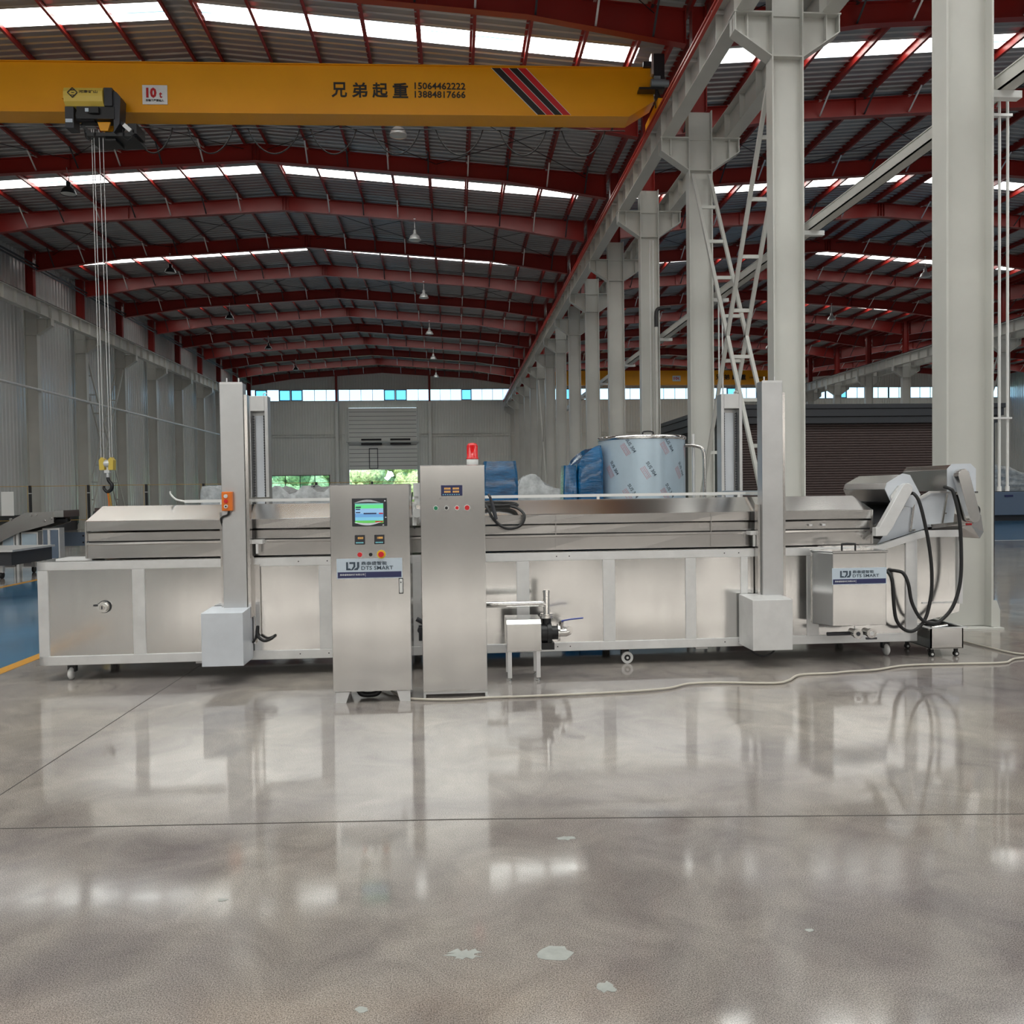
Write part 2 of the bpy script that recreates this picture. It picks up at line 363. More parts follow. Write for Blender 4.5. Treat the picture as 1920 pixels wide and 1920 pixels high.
fr = MB(); fr.box(LW[0]-.05, LW[1]+.05, YF-.08, YF+.04, LW[2]-.06, LW[2]); fr.box(LW[0]-.05, LW[1]+.05, YF-.08, YF+.04, LW[3], LW[3]+.06)
for k in range(5):
    x = LW[0]+(LW[1]-LW[0])*k/4; fr.box(x-.03, x+.03, YF-.08, YF+.04, LW[2], LW[3])
wo = struct('window_%d' % wn, fr, 'slate')
for k in range(4):
    x = LW[0]+(LW[1]-LW[0])*k/4; obj('pane', MB().box(x+.03, x+1.35, YF-.02, YF-.014, LW[2], LW[3]), 'glass', wo)
# half raised sectional door
d = MB()
z = 3.94
while z < 9.8: d.box(DR[0], DR[1], YF-.16, YF-.11, z, z+.36); z += .395
do = struct('door_1', d, 'farwall')
g = MB(); z = 3.94+.36
while z < 9.8: g.box(DR[0]+.02, DR[1]-.02, YF-.15, YF-.13, z, z+.035); z += .395
obj('panel_seam', g, 'dark', do)
g = MB(); g.box(DR[0]-.12, DR[0], YF-.22, YF-.06, 0, 9.9); g.box(DR[1], DR[1]+.12, YF-.22, YF-.06, 0, 9.9); obj('guide_rail', g, 'grey', do)
g = MB(); g.cyl((DR[0]-.2, YF-.4, 6.62), .09, 6.9, 'x', 12); obj('spring_shaft', g, 'grey', do)
for x0 in (-8.75, -6.0):
    g = MB(); g.box(x0, x0+1.9, YF-.32, YF-.18, 6.72, 6.9); g.box(x0, x0+1.95, YF-.32, YF-.18, 6.32, 6.5); obj('spring_box', g, 'black', do)
g = MB(); a, b, c, e = -8.05, -7.2, 4.05, 6.0
for q in ((a, a+.06, c, e), (b-.06, b, c, e), (a, b, c, c+.06), (a, b, e-.06, e)): g.box(q[0], q[1], YF-.19, YF-.16, q[2], q[3])
obj('wicket_door_frame', g, 'dark', do)
# back wall, far behind the viewpoint, with its daylit windows
bw = MB(); WZ0, WZ1 = 5.0, 7.4
for a, b in ((0, WZ0), (WZ1, 14.2)): ribbed(bw, XL, XR, a, b, YB, .03, .4, 'Y')
for x in range(-19, 57, 5): bw.box(x-.25, x+.25, YB-.03, YB+.03, WZ0, WZ1)
bw.box(XL, -19.2, YB-.03, YB+.03, WZ0, WZ1); bw.box(56, XR, YB-.03, YB+.03, WZ0, WZ1)
struct('wall_back', bw, 'slate')  # darkness put into this wall's colour for contrast in the steel reflections
for k, x in enumerate(range(-19, 52, 5)):
    struct('window_%d' % (wn+1+k), MB().add([(x+.25, YB-.01, WZ0), (x+4.75, YB-.01, WZ0), (x+4.75, YB-.01, WZ1), (x+.25, YB-.01, WZ1)], [(3, 2, 1, 0)]), 'backwin')
# roof sheets with translucent strips ahead, added fill strips overhead and behind
STRIPS = [-38.5, -36.0, -33.5, -31.0, -28.5, -26.0, -23.5, -1.5, 1.2, 3.9, 6.6, 9.3]+[21.7, 31.93, 41.95, 52.0, 62.1, 72.2]  # first list: unseen strips added as extra light; second: the visible roof lights
SW = .78
NB = 12
def slope(mb, c, sgn, y0, y1, x_in=.0, x_out=HW, dz=.22, rib=True, pitch=.28):
    if x_out == HW and ((c == RIDGE[0] and sgn < 0) or (c == RIDGE[2] and sgn > 0)): x_out = HW+.8
    xa, xb = c+sgn*x_in, c+sgn*x_out; za, zb = ZR+dz-SL*x_in, ZR+dz-SL*x_out
    n = max(1, round((y1-y0)/pitch)) if rib else 1; p = (y1-y0)/n; prof = []
    for k in range(n): prof += ([(y0+k*p, 0), (y0+k*p+p*.66, 0), (y0+k*p+p*.76, -.035), (y0+k*p+p*.9, -.035)] if rib else [(y0, 0)])
    prof.append((y1, 0)); v = []
    for y, o in prof: v += [(xa, y, za+o), (xb, y, zb+o)]
    mb.add(v, [(2*i, 2*i+1, 2*i+3, 2*i+2) for i in range(len(prof)-1)])
for h, c in enumerate(RIDGE):
    mb = MB(); ys = [YB]+sum([[s-SW/2, s+SW/2] for s in STRIPS], [])+[YF]
    for sgn in (-1, 1):
        for k in range(0, len(ys), 2): slope(mb, c, sgn, ys[k], ys[k+1])
        for s in STRIPS: slope(mb, c, sgn, s-SW/2, s+SW/2, 0, .45); slope(mb, c, sgn, s-SW/2, s+SW/2, HW-.9, HW)
    struct('ceiling' if h == 0 else 'ceiling_%d' % (h+1), mb, 'sheet')
    hall = ('left hall', 'middle hall', 'right hall')[h]
    for k, s in enumerate(STRIPS):
        if h == 2 and k < NB: continue
        for sgn in (-1, 1):
            m2 = MB(); slope(m2, c, sgn, s-SW/2, s+SW/2, .45, HW-.9, .215, False)
            o = obj('roof_light_or_fill_strip', m2, 'strip_fill' if s < 15 else 'skylight')
            if s < 15: o['kind'] = 'structure'
            else: tag(o, 'bright translucent roof strip on the %s slope of the %s, %s from the front' % ('left' if sgn < 0 else 'right', hall, ORD[k-NB]), 'roof light', 'translucent roof strips')
SIDE = {-1: 'left', 1: 'right'}

# ------------------------------------------------------------------ steel frames of the roof
def rafter_proto():
    t = thing('roof_rafter', 'x', 'rafter', (0, 0, 0), 0, None)
    def zt(x): return ZR-SL*abs(x)
    def zb(x):
        a = abs(x); return zt(a)-(.56 if a < .01 else (.56-.06*min(a, 7)/7 if a <= 8.5 else .5+.3*(a-8.5)/(HW-.3-8.5)))
    xs = [-HW+.3, -8.5, 0, 8.5, HW-.3]
    poly = [(x, zt(x)) for x in xs]+[(x, zb(x)) for x in xs[::-1]]
    m = MB(); m.prism(poly, -.012, .012)
    for i in range(4):
        a, b = xs[i], xs[i+1]; m.beam((a, 0, zt(a)), (b, 0, zt(b)), .22, .016); m.beam((a, 0, zb(a)), (b, 0, zb(b)), .22, .016)
    for x in (-HW+.32, -6.2, -.12, 0, .12, 6.2, HW-.32): m.box(x-.01, x+.01, -.1, .1, zb(x), zt(x))
    obj('beam', m, 'red', t)
    for sgn in (-1, 1):
        for i, q in enumerate(PUR[1:-1]):
            x = sgn*q; b = MB(); b.beam((x, .04, zb(x)+.05), (x+.02, .75, zt(x)+.05), .05, .012); b.beam((x, -.04, zb(x)+.05), (x+.02, -.75, zt(x)+.05), .05, .012)
            b.box(x-.05, x+.05, -.12, .12, zt(x)-.01, zt(x)+.02)
            obj('fly_brace', b, 'dark' if i % 2 else 'satin', t)
    return t
PUR = [.38, 1.77, 3.15, 4.54, 5.93, 7.31, 8.70, 10.1, 11.45, 12.3]
proto = None
for h, c in enumerate(RIDGE):
    hall = ('left', 'middle', 'right')[h]; ks = [k for k in range(1, 15) if not (h == 2 and k < 5)]
    for n, k in enumerate(ks):
        lab = 'red steel roof rafter of the %s hall, %s counted from the front' % (hall, ORD[n])
        if proto is None: proto = rafter_proto(); proto.location = (c, YC[k], 0); proto['label'] = lab; proto['group'] = 'roof rafters'
        else: dup(proto, (c, YC[k], 0), lab, 'roof rafters')
pp = {}
for h, c in enumerate(RIDGE):
    hall = ('left', 'middle', 'right')[h]; y0 = YB if h < 2 else 30
    for sgn in (-1, 1):
        for n, q in enumerate(PUR):
            key = h == 2
            if key not in pp:
                m = MB(); m.box(-.006, .006, y0, YF, 0, .19); m.box(-.006, .07, y0, YF, 0, .006); m.box(-.07, .006, y0, YF, .184, .19)
                o = obj('roof_purlin', m, 'red'); pp[key] = o
            else: o = pp[key].copy(); C.objects.link(o)
            o.location = (c+sgn*q, 0, ZR-SL*q+.01)
            tag(o, 'red purlin running the length of the %s hall, %s to the %s of the ridge' % (hall, ORD[n], SIDE[sgn]), 'purlin', 'roof purlins')
    # tie struts at the ridge
for h, c in enumerate(RIDGE[:2]):
    for k in (1, 3, 5, 7, 9):
        y0, y1 = YC[k], YC[k+1]
        for j, (a, b) in enumerate(((-11.5, -6.2), (-6.2, -.4), (.4, 6.2), (6.2, 11.5))):
            m = MB()
            for (p, q) in (((a, y0), (b, y1)), ((b, y0), (a, y1))):
                m.tube([(c+p[0], p[1], ZR-SL*abs(p[0])-.12), (c+q[0], q[1], ZR-SL*abs(q[0])-.12)], .012, 6)
            o = obj('bracing_rods', m, 'black')
            tag(o, 'crossed thin dark bracing rods under the %s hall roof, %s bay, %s panel across' % (('left', 'middle')[h], ORD[k-1], ORD[j]), 'bracing rods', 'roof bracing rods')

# ------------------------------------------------------------------ columns
ZT = 9.86; ZB = 10.50
def hsec(m, x, y, z0, z1, dx, fy, tw=.02, tf=.025):
    m.box(x-dx, x-dx+tf, y-fy, y+fy, z0, z1); m.box(x+dx-tf, x+dx, y-fy, y+fy, z0, z1); m.box(x-dx+tf, x+dx-tf, y-tw, y+tw, z0, z1)
def col_proto(sides, name='crane_column'):
    t = thing(name, 'x', 'column', (0, 0, 0))
    m = MB(); hsec(m, 0, 0, .03, ZB, .28, .14); obj('post', m, 'grey', t)
    m = MB()
    for s in sides:
        m.prism([(s*.28, ZT), (s*.93, ZT), (s*.93, ZT-.30), (s*.28, ZT-.74)], -.012, .012)
        m.box(min(s*.28, s*.95), max(s*.28, s*.95), -.15, .15, ZT-.012, ZT+.012)
        m.beam((s*.93, 0, ZT-.30), (s*.28, 0, ZT-.74), .28, .018)
        m.box(s*.92-.01, s*.92+.01, -.14, .14, ZT-.3, ZT); m.box(s*.70-.01, s*.70+.01, -.12, .12, ZT-.44, ZT)
    m.box(-.26, .26, -.14, -.02, ZT-.75, ZT-.73); m.box(-.26, .26, -.05, -.02, ZT-.02, ZT)
    obj('bracket', m, 'grey', t)
    m = MB(); hsec(m, 0, 0, ZB, 12.95, .17, .12); obj('upper_post', m, 'red', t, 'red upper post')
    m = MB(); m.box(-.37, .37, -.2, .2, 0, .025)
    obj('base_plate', m, 'grey', t)
    for s in (-1, 1):
        m = MB(); m.prism([(s*.28, .025), (s*.36, .025), (s*.36, .22), (s*.32, .33), (s*.28, .33)], -.14, -.12)
        m.prism([(s*.28, .025), (s*.36, .025), (s*.36, .22), (s*.32, .33), (s*.28, .33)], .12, .14); m.box(min(s*.28, s*.3)-.0, max(s*.28, s*.3), -.14, .14, .03, .26)
        obj('base_gusset', m, 'grey', t)
        m = MB(); m.cyl((s*.33, 0, .025), .018, .05, 'z', 8); obj('anchor_bolt', m, 'satin', t)
    return t
P = col_proto((-1, 1)); P.location = (ROWX[1], YC[0], 0)
tag(P, 'pale grey steel column standing at the right end of the machine, nearest of its row', 'column', 'middle row crane columns')
for k in range(1, 15):
    dup(P, (ROWX[1], YC[k], 0), 'pale grey bracketed steel column, %s of the middle row counted from the machine' % ORD[k], 'middle row crane columns')
for n, k in enumerate(range(6, 15)):
    dup(P, (ROWX[2], YC[k], 0), 'pale grey bracketed steel column of the far right row, %s from the front' % ORD[n], 'right row crane columns')
PL = col_proto((1,)); PL.location = (ROWX[0], YC[5], 0)
tag(PL, 'grey steel column against the left ribbed wall, first from the front', 'column', 'left wall crane columns')
for n, k in enumerate(range(6, 15)):
    dup(PL, (ROWX[0], YC[k], 0), 'grey steel column against the left ribbed wall, %s from the front' % ORD[n+1], 'left wall crane columns')

def runway(x, y0, y1, side, label, rail=True):
    t = thing('crane_runway_beam', label, 'crane beam', (x, y0, 0))
    m = MB(); m.box(x-.01, x+.01, y0, y1, ZT+.03, ZB); m.box(x-.15, x+.15, y0, y1, ZT+.012, ZT+.03); m.box(x-.17, x+.17, y0, y1, ZB-.02, ZB)
    y = YC[0]-BAY*int((YC[0]-y0)/BAY)
    while y < y1:
        for q in (0, 1.0, 2.02, 3.02, 4.03):
            if y0 < y+q < y1: m.box(x-.14, x+.14, y+q-.008, y+q+.008, ZT+.03, ZB-.02)
        y += BAY
    obj('beam', m, 'grey', t)
    m = MB(); m.box(x-.03, x+.03, y0, y1, ZB, ZB+.1); obj('rail', m, 'dark', t)
    if rail:
        m = MB(); m.box(x+side*.24-.035, x+side*.24+.035, y0, y1, ZB-.16, ZB-.11); m.box(x+side*.24-.03, x+side*.24+.03, y0, y1, ZB-.04, ZB)
        obj('conductor_bar', m, 'redrail', t, 'red conductor bar')
        m = MB(); y = max(y0, 5)
        while y < y1: m.box(min(x, x+side*.25), max(x, x+side*.25), y-.02, y+.02, ZB-.10, ZB-.05); y += 1.68
        obj('bar_bracket', m, 'satin', t)
    return t
runway(ROWX[1]-.76, -6, YF-.3, -1, 'grey crane runway beam with red conductor bar on the left of the middle columns')
runway(ROWX[1]+.76, -6, YF-.3, 1, 'grey crane runway beam on the right of the middle columns', False)
runway(ROWX[0]+.76, -6, YF-.3, 1, 'grey crane runway beam along the left ribbed wall', False)
runway(ROWX[2]-.76, 10, YF-.3, -1, 'grey crane runway beam on the left of the far right columns', False)
runway(ROWX[2]+.76, 10, YF-.3, 1, 'grey crane runway beam on the right of the far right columns', False)
m = MB()
for z in (12.25, 12.1): m.tube([(ROWX[0]+.35, 20, z), (ROWX[0]+.35, YF-1, z)], .045, 8)
tag(obj('wall_pipe', m, 'dark'), 'pair of dark pipes running high along the left wall under the eaves', 'pipe')
m = MB(); m.tube([(ROWX[0]+.34, 20, 6.6), (ROWX[0]+.34, YF-1, 6.6)], .06, 8)
for y in YC[3:]: m.box(ROWX[0]+.25, ROWX[0]+.4, y-.04, y+.04, 6.52, 6.56)
tag(obj('wall_pipe', m, 'satin'), 'long pale pipe fixed at mid height across the left wall columns', 'pipe')

def lattice(x, ya, za, yb, zb, hw, parent, m='grey', sec=.07):
    for s in (-1, 1): obj('brace_angle', MB().beam((x+s*hw, ya, za), (x+s*hw, yb, zb), sec, sec, (1, 0, 0)), m, parent)
    L = math.hypot(yb-ya, zb-za); n = int(L/1.15)
    for k in range(1, n+1):
        t = k/(n+1); y = ya+(yb-ya)*t; z = za+(zb-za)*t; obj('brace_rung', MB().beam((x-hw, y, z), (x+hw, y, z), .045, .07), m, parent)
def xbrace(x, ka, z0, z1, label, hw=.2):
    t = thing('cross_brace', label, 'brace', (x, YC[ka], 0))
    lattice(x, YC[ka]+.15, z1, YC[ka+1]-.15, z0, hw, t); lattice(x, YC[ka+1]-.15, z1, YC[ka]+.15, z0, hw, t); return t
xbrace(ROWX[1], 1, .6, 9.0, 'pale grey ladder-like cross brace between the second and third middle columns')
xbrace(ROWX[1], 8, .6, 9.0, 'pale grey ladder-like cross brace far back between the middle columns')
xbrace(ROWX[0], 7, .6, 9.0, 'grey ladder-like cross brace between columns on the left wall')
xbrace(ROWX[2], 7, .6, 9.0, 'pale grey ladder-like cross brace between the far right columns')

# cable tray along the middle columns and the conduits
t = thing('cable_tray', 'pale straight cable tray running along the right side of the middle columns', 'cable tray', (6.35, 0, 6.2))
m = MB(); m.box(6.27, 6.46, -3, 70, 6.16, 6.18); m.box(6.27, 6.285, -3, 70, 6.16, 6.32); m.box(6.445, 6.46, -3, 70, 6.16, 6.32); m.box(6.26, 6.48, -3, 70, 6.32, 6.335)
obj('tray', m, 'grey', t)
for y in YC[:12]: obj('tray_bracket', MB().box(6.15, 6.55, y-.05, y+.05, 6.08, 6.16), 'white', t)
t = thing('electrical_conduits', 'pair of white vertical conduits hanging beside the nearest column', 'conduit', (6.45, 9.3, 1.6))
for dx in (0, .10):
    m = MB(); m.tube(smooth_path([(6.42+dx, 9.6, 6.35), (6.42+dx, 9.45, 6.4), (6.42+dx, 9.32, 6.25), (6.42+dx, 9.3, 5.8)], 4)+[(6.42+dx, 9.3, 1.62)], .016, 8); m.cyl((6.42+dx, 9.3, 1.58), .024, .06, 'z', 8)
    obj('conduit', m, 'white', t)
m = MB(); m.box(6.15, 6.56, 9.27, 9.33, 2.43, 2.45); m.box(6.15, 6.56, 9.27, 9.33, 5.95, 5.98); obj('clamp', m, 'satin', t)
t = thing('downpipe', 'white downpipe with black elbow fixed on the fourth middle column', 'pipe', (6.0, YC[3]-.2, 2.5))
m = MB(); m.tube([(6.02, YC[3]-.22, 6.5), (6.02, YC[3]-.22, 2.5)], .05, 10); obj('pipe', m, 'grey', t)
m = MB(); m.tube(smooth_path([(6.45, YC[3]-.22, 7.02), (6.15, YC[3]-.22, 7.0), (6.03, YC[3]-.22, 6.9), (6.02, YC[3]-.22, 6.45)], 5), .055, 10); obj('elbow', m, 'black', t)
t = thing('electrical_conduits', 'thin white conduits standing just right of the third middle column', 'conduit', (6.35, YC[2], 1))
for dx in (0, .09): obj('conduit', MB().tube([(6.30+dx, YC[2]-.05, 6.1), (6.30+dx, YC[2]-.05, 1.0)], .018, 6), 'white', t)
t = thing('electrical_conduits', 'thin grey conduits in front of the fourth middle column up to the beam', 'conduit', (5.9, YC[3]-.2, 2))
for dx in (0, .1): obj('conduit', MB().tube([(5.86+dx, YC[3]-.17, 9.0), (5.86+dx, YC[3]-.17, 2.0)], .012, 6), 'satin', t)
# wicket posts under the end gable
for i, x in enumerate((-11.0, -2.2)):
    o = obj('gable_post', MB().box(x-.1, x+.1, YF-.5, YF-.25, 10.42, ZR-SL*abs(x-RIDGE[0])-.5), 'red')
    tag(o, 'red gable post at the far end wall, %s of the big door' % ('left', 'right')[i], 'post', 'gable posts')
    m = MB(); m.box(x-.13, x+.13, YF-.56, YF-.24, 0, 10.4)
    tag(obj('gable_column', m, 'farwall'), 'pale casing in front of the far end wall, %s of the big door' % ('left', 'right')[i], 'casing', 'gable casings')

# ------------------------------------------------------------------ overhead crane
cr = thing('overhead_crane', 'yellow overhead travelling crane with black phone numbers and diagonal stripes', 'crane', (5, 20, 0), -.022, local=True)
gx = -23.6
g = MB(); zt, zb = 11.90, 10.73
g.prism([(gx, zb+.38), (gx+.62, zb), (-.62, zb), (.0, zb+.38), (.0, zt), (gx, zt)], .02, .50)
obj('girder', g, 'yellow', cr)
g = MB()
for a, b in (((gx, zb+.38), (gx+.62, zb)), ((gx+.62, zb), (-.62, zb)), ((-.62, zb), (0, zb+.38))): g.beam((a[0], .26, a[1]), (b[0], .26, b[1]), .62, .022)
g.box(gx, 0, -.03, .55, zt, zt+.02)
obj('flange', g, 'yellow', cr)
def LX(px): return -10.285-5+(px)*.01285*.9705+.0  # pixel column along the girder face -> girder coordinate
def GX(X): return X-5
def stripe(xt0, xt1, xb0, xb1, m, nm):
    s = MB(); s.prism([(GX(xb0), zb+.012), (GX(xb1), zb+.012), (GX(xt1), zt-.02), (GX(xt0), zt-.02)], .014, .019); obj(nm, s, m, cr)
stripe(1.04, 1.90, 2.17, 3.0, 'nylon', 'stripe_border')
for i, (a, b, c, d_) in enumerate(((1.06, 1.26, 2.19, 2.38), (1.28, 1.46, 2.40, 2.58), (1.48, 1.67, 2.60, 2.78), (1.69, 1.88, 2.80, 2.98))):
    s = MB(); s.prism([(GX(c), zb+.014), (GX(d_), zb+.014), (GX(b), zt-.022), (GX(a), zt-.022)], .010, .0135)
    obj('stripe', s, 'text_black' if i % 2 == 0 else 'stripe_red', cr, 'black stripe' if i % 2 == 0 else 'red stripe')
for i, ch in enumerate('兄弟起重'):
    x0 = -2.78+i*.485; text('lettering', ch, GX(x0), GX(x0+.37), 11.14, 11.50, .008, 'text_black', cr, bold=.022, th=.006)
text('lettering', '15064462222', GX(-.80), GX(.42), 11.35, 11.515, .008, 'text_black', cr, bold=.02, th=.006)
text('lettering', '13884817666', GX(-.80), GX(.42), 11.15, 11.315, .008, 'text_black', cr, bold=.02, th=.006)
pl = flat('load_plate', GX(-7.21), GX(-6.63), 10.93, 11.38, -.004, 'satin', cr, .02)
text('lettering', '10', GX(-7.12), GX(-6.88), 11.08, 11.32, -.012, 'text_red', pl, bold=.05, th=.006)
text('lettering', 't', GX(-6.82), GX(-6.75), 11.08, 11.22, -.012, 'text_red', pl, bold=.03, th=.006)
text('lettering', '吊物下严禁站人', GX(-7.13), GX(-6.71), 10.99, 11.05, -.012, 'text_black', pl, bold=.01, th=.006)
for s, x in ((1, .12), (-1, gx-.1)):
    e = MB(); e.box(x-.12, x+.12, -.45, 1.0, 10.62, 10.98); ec = obj('end_carriage', e, 'yellow', cr)
    for y in (-.25, .8): obj('wheel', MB().cyl((x-.06, y, 10.755), .15, .12, 'x', 16), 'dark', ec)
m = MB(); m.box(-.52+.25, .0+.2, -.1, .0, 11.9, 12.02); m.box(-.02, .24, -.12, .1, 11.58, 12.2); obj('control_panel', m, 'dark', cr)
m = MB(); m.add([(-.10, -.02, 11.95), (-.02, -.14, 12.22), (-.02, .1, 12.22), (-.12, .12, 11.9)], [(0, 1, 2, 3)]); m.box(-.08, -.03, -.14, .12, 11.7, 12.2); obj('panel_door', m, 'satin', cr)
m = MB(); m.cyl((-.13, -.25, 11.42), .10, .36, 'x', 14); m.cyl((.2, -.25, 11.42), .085, .1, 'x', 14); m.box(-.06, .1, -.3, -.15, 11.5, 11.58); obj('travel_motor', m, 'motor', cr)
m = MB(); m.box(-.42, .2, -.3, -.05, 11.26, 11.31); m.box(-.02, .04, -.25, -.2, 10.85, 11.28); m.beam((.03, -.2, 11.25), (.2, -.1, 10.9), .05, .05); obj('motor_bracket', m, 'black', cr)
m = MB(); m.cyl((-.02, 0, 12.2), .035, .05, 'z', 10); obj('warning_lamp', m, 'redrail', cr)
m = MB(); m.tube([(gx+.5, .62, 10.66), (-.6, .62, 10.66)], .012, 6); obj('festoon_track', m, 'dark', cr)
loops = [(202, 277), (305, 392), (420, 520), (540, 629), (660, 752), (783, 875), (908, 1000), (1030, 1117)]
for a, b in loops:
    xa = -10.3+a*.01267-5+.05; xb = -10.3+b*.01267-5+.05; sg = .62
    pts = [(xa+(xb-xa)*k/16, .62, 10.66-sg*(1-(2*k/16-1)**2)**.8) for k in range(17)]
    obj('festoon_cable', MB().tube(pts, .016, 6), 'black', cr)
# hoist trolley
ht = thing('hoist_trolley', 'yellow and black hoist trolley hanging on the crane girder with ropes and hook', 'hoist', (-8.01, 20.2, 9.86), -.022, local=True)
def hx(px): return (px-179)*.01285
m = MB(); pr_ = [(-.42, 10.78), (-.50, 10.86), (-.52, 10.98), (-.52, 11.08), (-.48, 11.17), (-.36, 11.21), (-.05, 11.21), (-.05, 10.78)]
m.prism([(a, b-10) for a, b in pr_], hx(121), hx(189), 'x'); obj('drum_cover', m, 'cover_yellow', ht, 'yellow drum cover')
lx0 = hx(129)
m = MB()
for (a, b, c, d_) in ((0, 8.5, 8.5, 17), (8.5, 17, 17, 8.5), (17, 8.5, 8.5, 0), (8.5, 0, 0, 8.5)):
    m.beam((lx0+a*.0129, -.53, .93+b*.0129), (lx0+c*.0129, -.53, .93+d_*.0129), .006, .022)
for q in (4, 8.5, 13): m.beam((lx0+(8.5-abs(q-8.5)*.6-2)*.0129, -.53, .93+q*.0129), (lx0+(8.5+2+1)*.0129, -.53, .93+q*.0129), .005, .014)
obj('emblem', m, 'text_black', ht)
text('lettering', '河南矿山', hx(148), hx(181), 1.03, 1.10, -.53, 'text_black', ht, bold=.01)
m = MB(); m.box(hx(190), hx(204), -.46, -.05, .78, 1.19); m.prism([(hx(204), .2), (hx(214), .4), (hx(217), 1.0), (hx(210), 1.12), (hx(204), 1.15)], -.4, -.08); obj('gearbox', m, 'dark', ht)
m = MB(); m.box(hx(140), hx(206), -.42, -.05, .5, .78); m.cyl((hx(138), -.3, .58), .12, .4, 'x', 14); m.box(hx(165), hx(181), -.5, -.4, .6, .74); obj('hoist_motor', m, 'black', ht)
m = MB(); m.box(hx(119), hx(134), -.4, -.1, .3, .78); obj('side_plate', m, 'dark', ht)
m = MB(); m.box(hx(120), hx(132), -.41, -.4, .42, .5); m.box(hx(158), hx(164), -.51, -.5, .62, .70); obj('label_plate', m, 'sign_white', ht)
m = MB(); m.box(hx(110), hx(120), -.3, -.1, 1.02, 1.12); obj('limit_block', m, 'yellow', ht)
m = MB(); m.prism([(hx(172), .48), (hx(195), .48), (hx(190), .28), (hx(177), .28)], -.3, -.26); m.prism([(hx(172), .48), (hx(195), .48), (hx(190), .28), (hx(177), .28)], -.1, -.06); obj('rope_anchor', m, 'yellow', ht)
m = MB(); m.box(hx(150), hx(236), -.3, .45, .16, .24); m.beam((hx(140), -.2, .46), (hx(160), -.2, .2), .05, .08); m.beam((hx(214), -.3, .46), (hx(236), -.3, .18), .08, .06); m.box(hx(226), hx(241), -.3, .2, .22, .45); m.box(hx(182), hx(200), -.2, .3, .1, .3); obj('under_frame', m, 'black', ht)
m = MB(); m.beam((hx(220), -.34, .40), (hx(232), -.34, .26), .05, .09); obj('brake_resistor', m, 'satin', ht)
for x0 in (150, 217):
    obj('loop_cable', MB().tube(smooth_path([(hx(x0), -.32, .3), (hx(x0+2), -.34, .12), (hx(x0+9), -.34, .05), (hx(x0+16), -.34, .12), (hx(x0+18), -.32, .3)], 5), .012, 6), 'rubber', ht)
# the ropes fall to the block (world height 2.5 -> local -7.5)
hz = -7.32
for a, b in ((158, 160), (162, 165), (171, 176), (178, 180)):
    obj('wire_rope', MB().tube([(hx(a), -.2, .35), (hx(b), -.2, hz)], .009, 6), 'satin', ht)
HXC = -.10
hb = MB()
for s in (-1, 1): hb.prism([(HXC+s*.05, hz-.25), (HXC+s*.155, hz-.25), (HXC+s*.165, hz-.02), (HXC+s*.11, hz+.05), (HXC+s*.05, hz+.0)], -.28, -.12)
hbo = obj('hook_block', hb, 'cover_yellow', ht, 'yellow hook block')
m = MB(); m.cyl((HXC-.06, -.2, hz-.1), .09, .12, 'x', 16); m.cyl((HXC, -.2, hz-.42), .035, .32, 'z', 10); m.box(HXC-.06, HXC+.06, -.25, -.15, hz-.32, hz-.25); obj('swivel', m, 'satin', hbo)
hp = [(HXC+.0, -.2, hz-.42), (HXC+.02, -.2, hz-.50), (HXC+.09, -.2, hz-.60), (HXC+.07, -.2, hz-.71), (HXC-.02, -.2, hz-.76), (HXC-.09, -.2, hz-.69), (HXC-.09, -.2, hz-.62)]
pth = smooth_path(hp, 5); n_ = len(pth)
obj('hook', MB().tube(pth, [.045-.028*abs(i/(n_-1)-.4) for i in range(n_)], 10), 'black', hbo)
for dx, q in ((0, 'orange'), (.22, 'fence_yellow')):
    obj('sling', MB().tube(smooth_path([(HXC+.0, -.2, hz-.72), (HXC+.01+dx*.2, -.2, hz-.95), (HXC+.02+dx*.3, -.2, hz-1.35), (HXC+.01+dx*.15, -.2, hz-1.0), (HXC-.02, -.2, hz-.74)], 5), .014, 6), q, hbo)

# second crane, far in the middle hall
c2 = thing('overhead_crane', 'yellow overhead crane far back spanning the middle hall', 'crane', (18, 70, 0), 0)
m = MB(); m.prism([(6.9, 11.1), (7.6, 10.68), (25.9+3.0, 10.68), (29.6, 11.1), (29.6, 11.9), (6.9, 11.9)], 70, 70.5); obj('girder', m, 'yellow', c2)
for s in (6.75, 29.9): obj('end_carriage', MB().box(s-.13, s+.13, 68.6, 71.6, 10.62, 10.98), 'yellow', c2)
for i, ch in enumerate('兄弟起重'): text('lettering', ch, 22.7+i*.72, 22.7+i*.72+.5, 11.08, 11.55, 69.97, 'text_black', c2, bold=.03, th=.01)
text('lettering', '15064462222', 25.7, 27.2, 11.2, 11.34, 69.97, 'text_black', c2, bold=.02, th=.01)
text('lettering', '矿山', 13.2, 14.6, 11.05, 11.5, 69.97, 'text_black', c2, bold=.03, th=.01)
pl2 = obj('load_plate', MB().box(18.9, 19.6, 69.96, 69.99, 10.98, 11.45), 'sign_white', c2)
text('lettering', '10t', 19.0, 19.5, 11.1, 11.35, 69.95, 'text_red', pl2, bold=.03, th=.004)

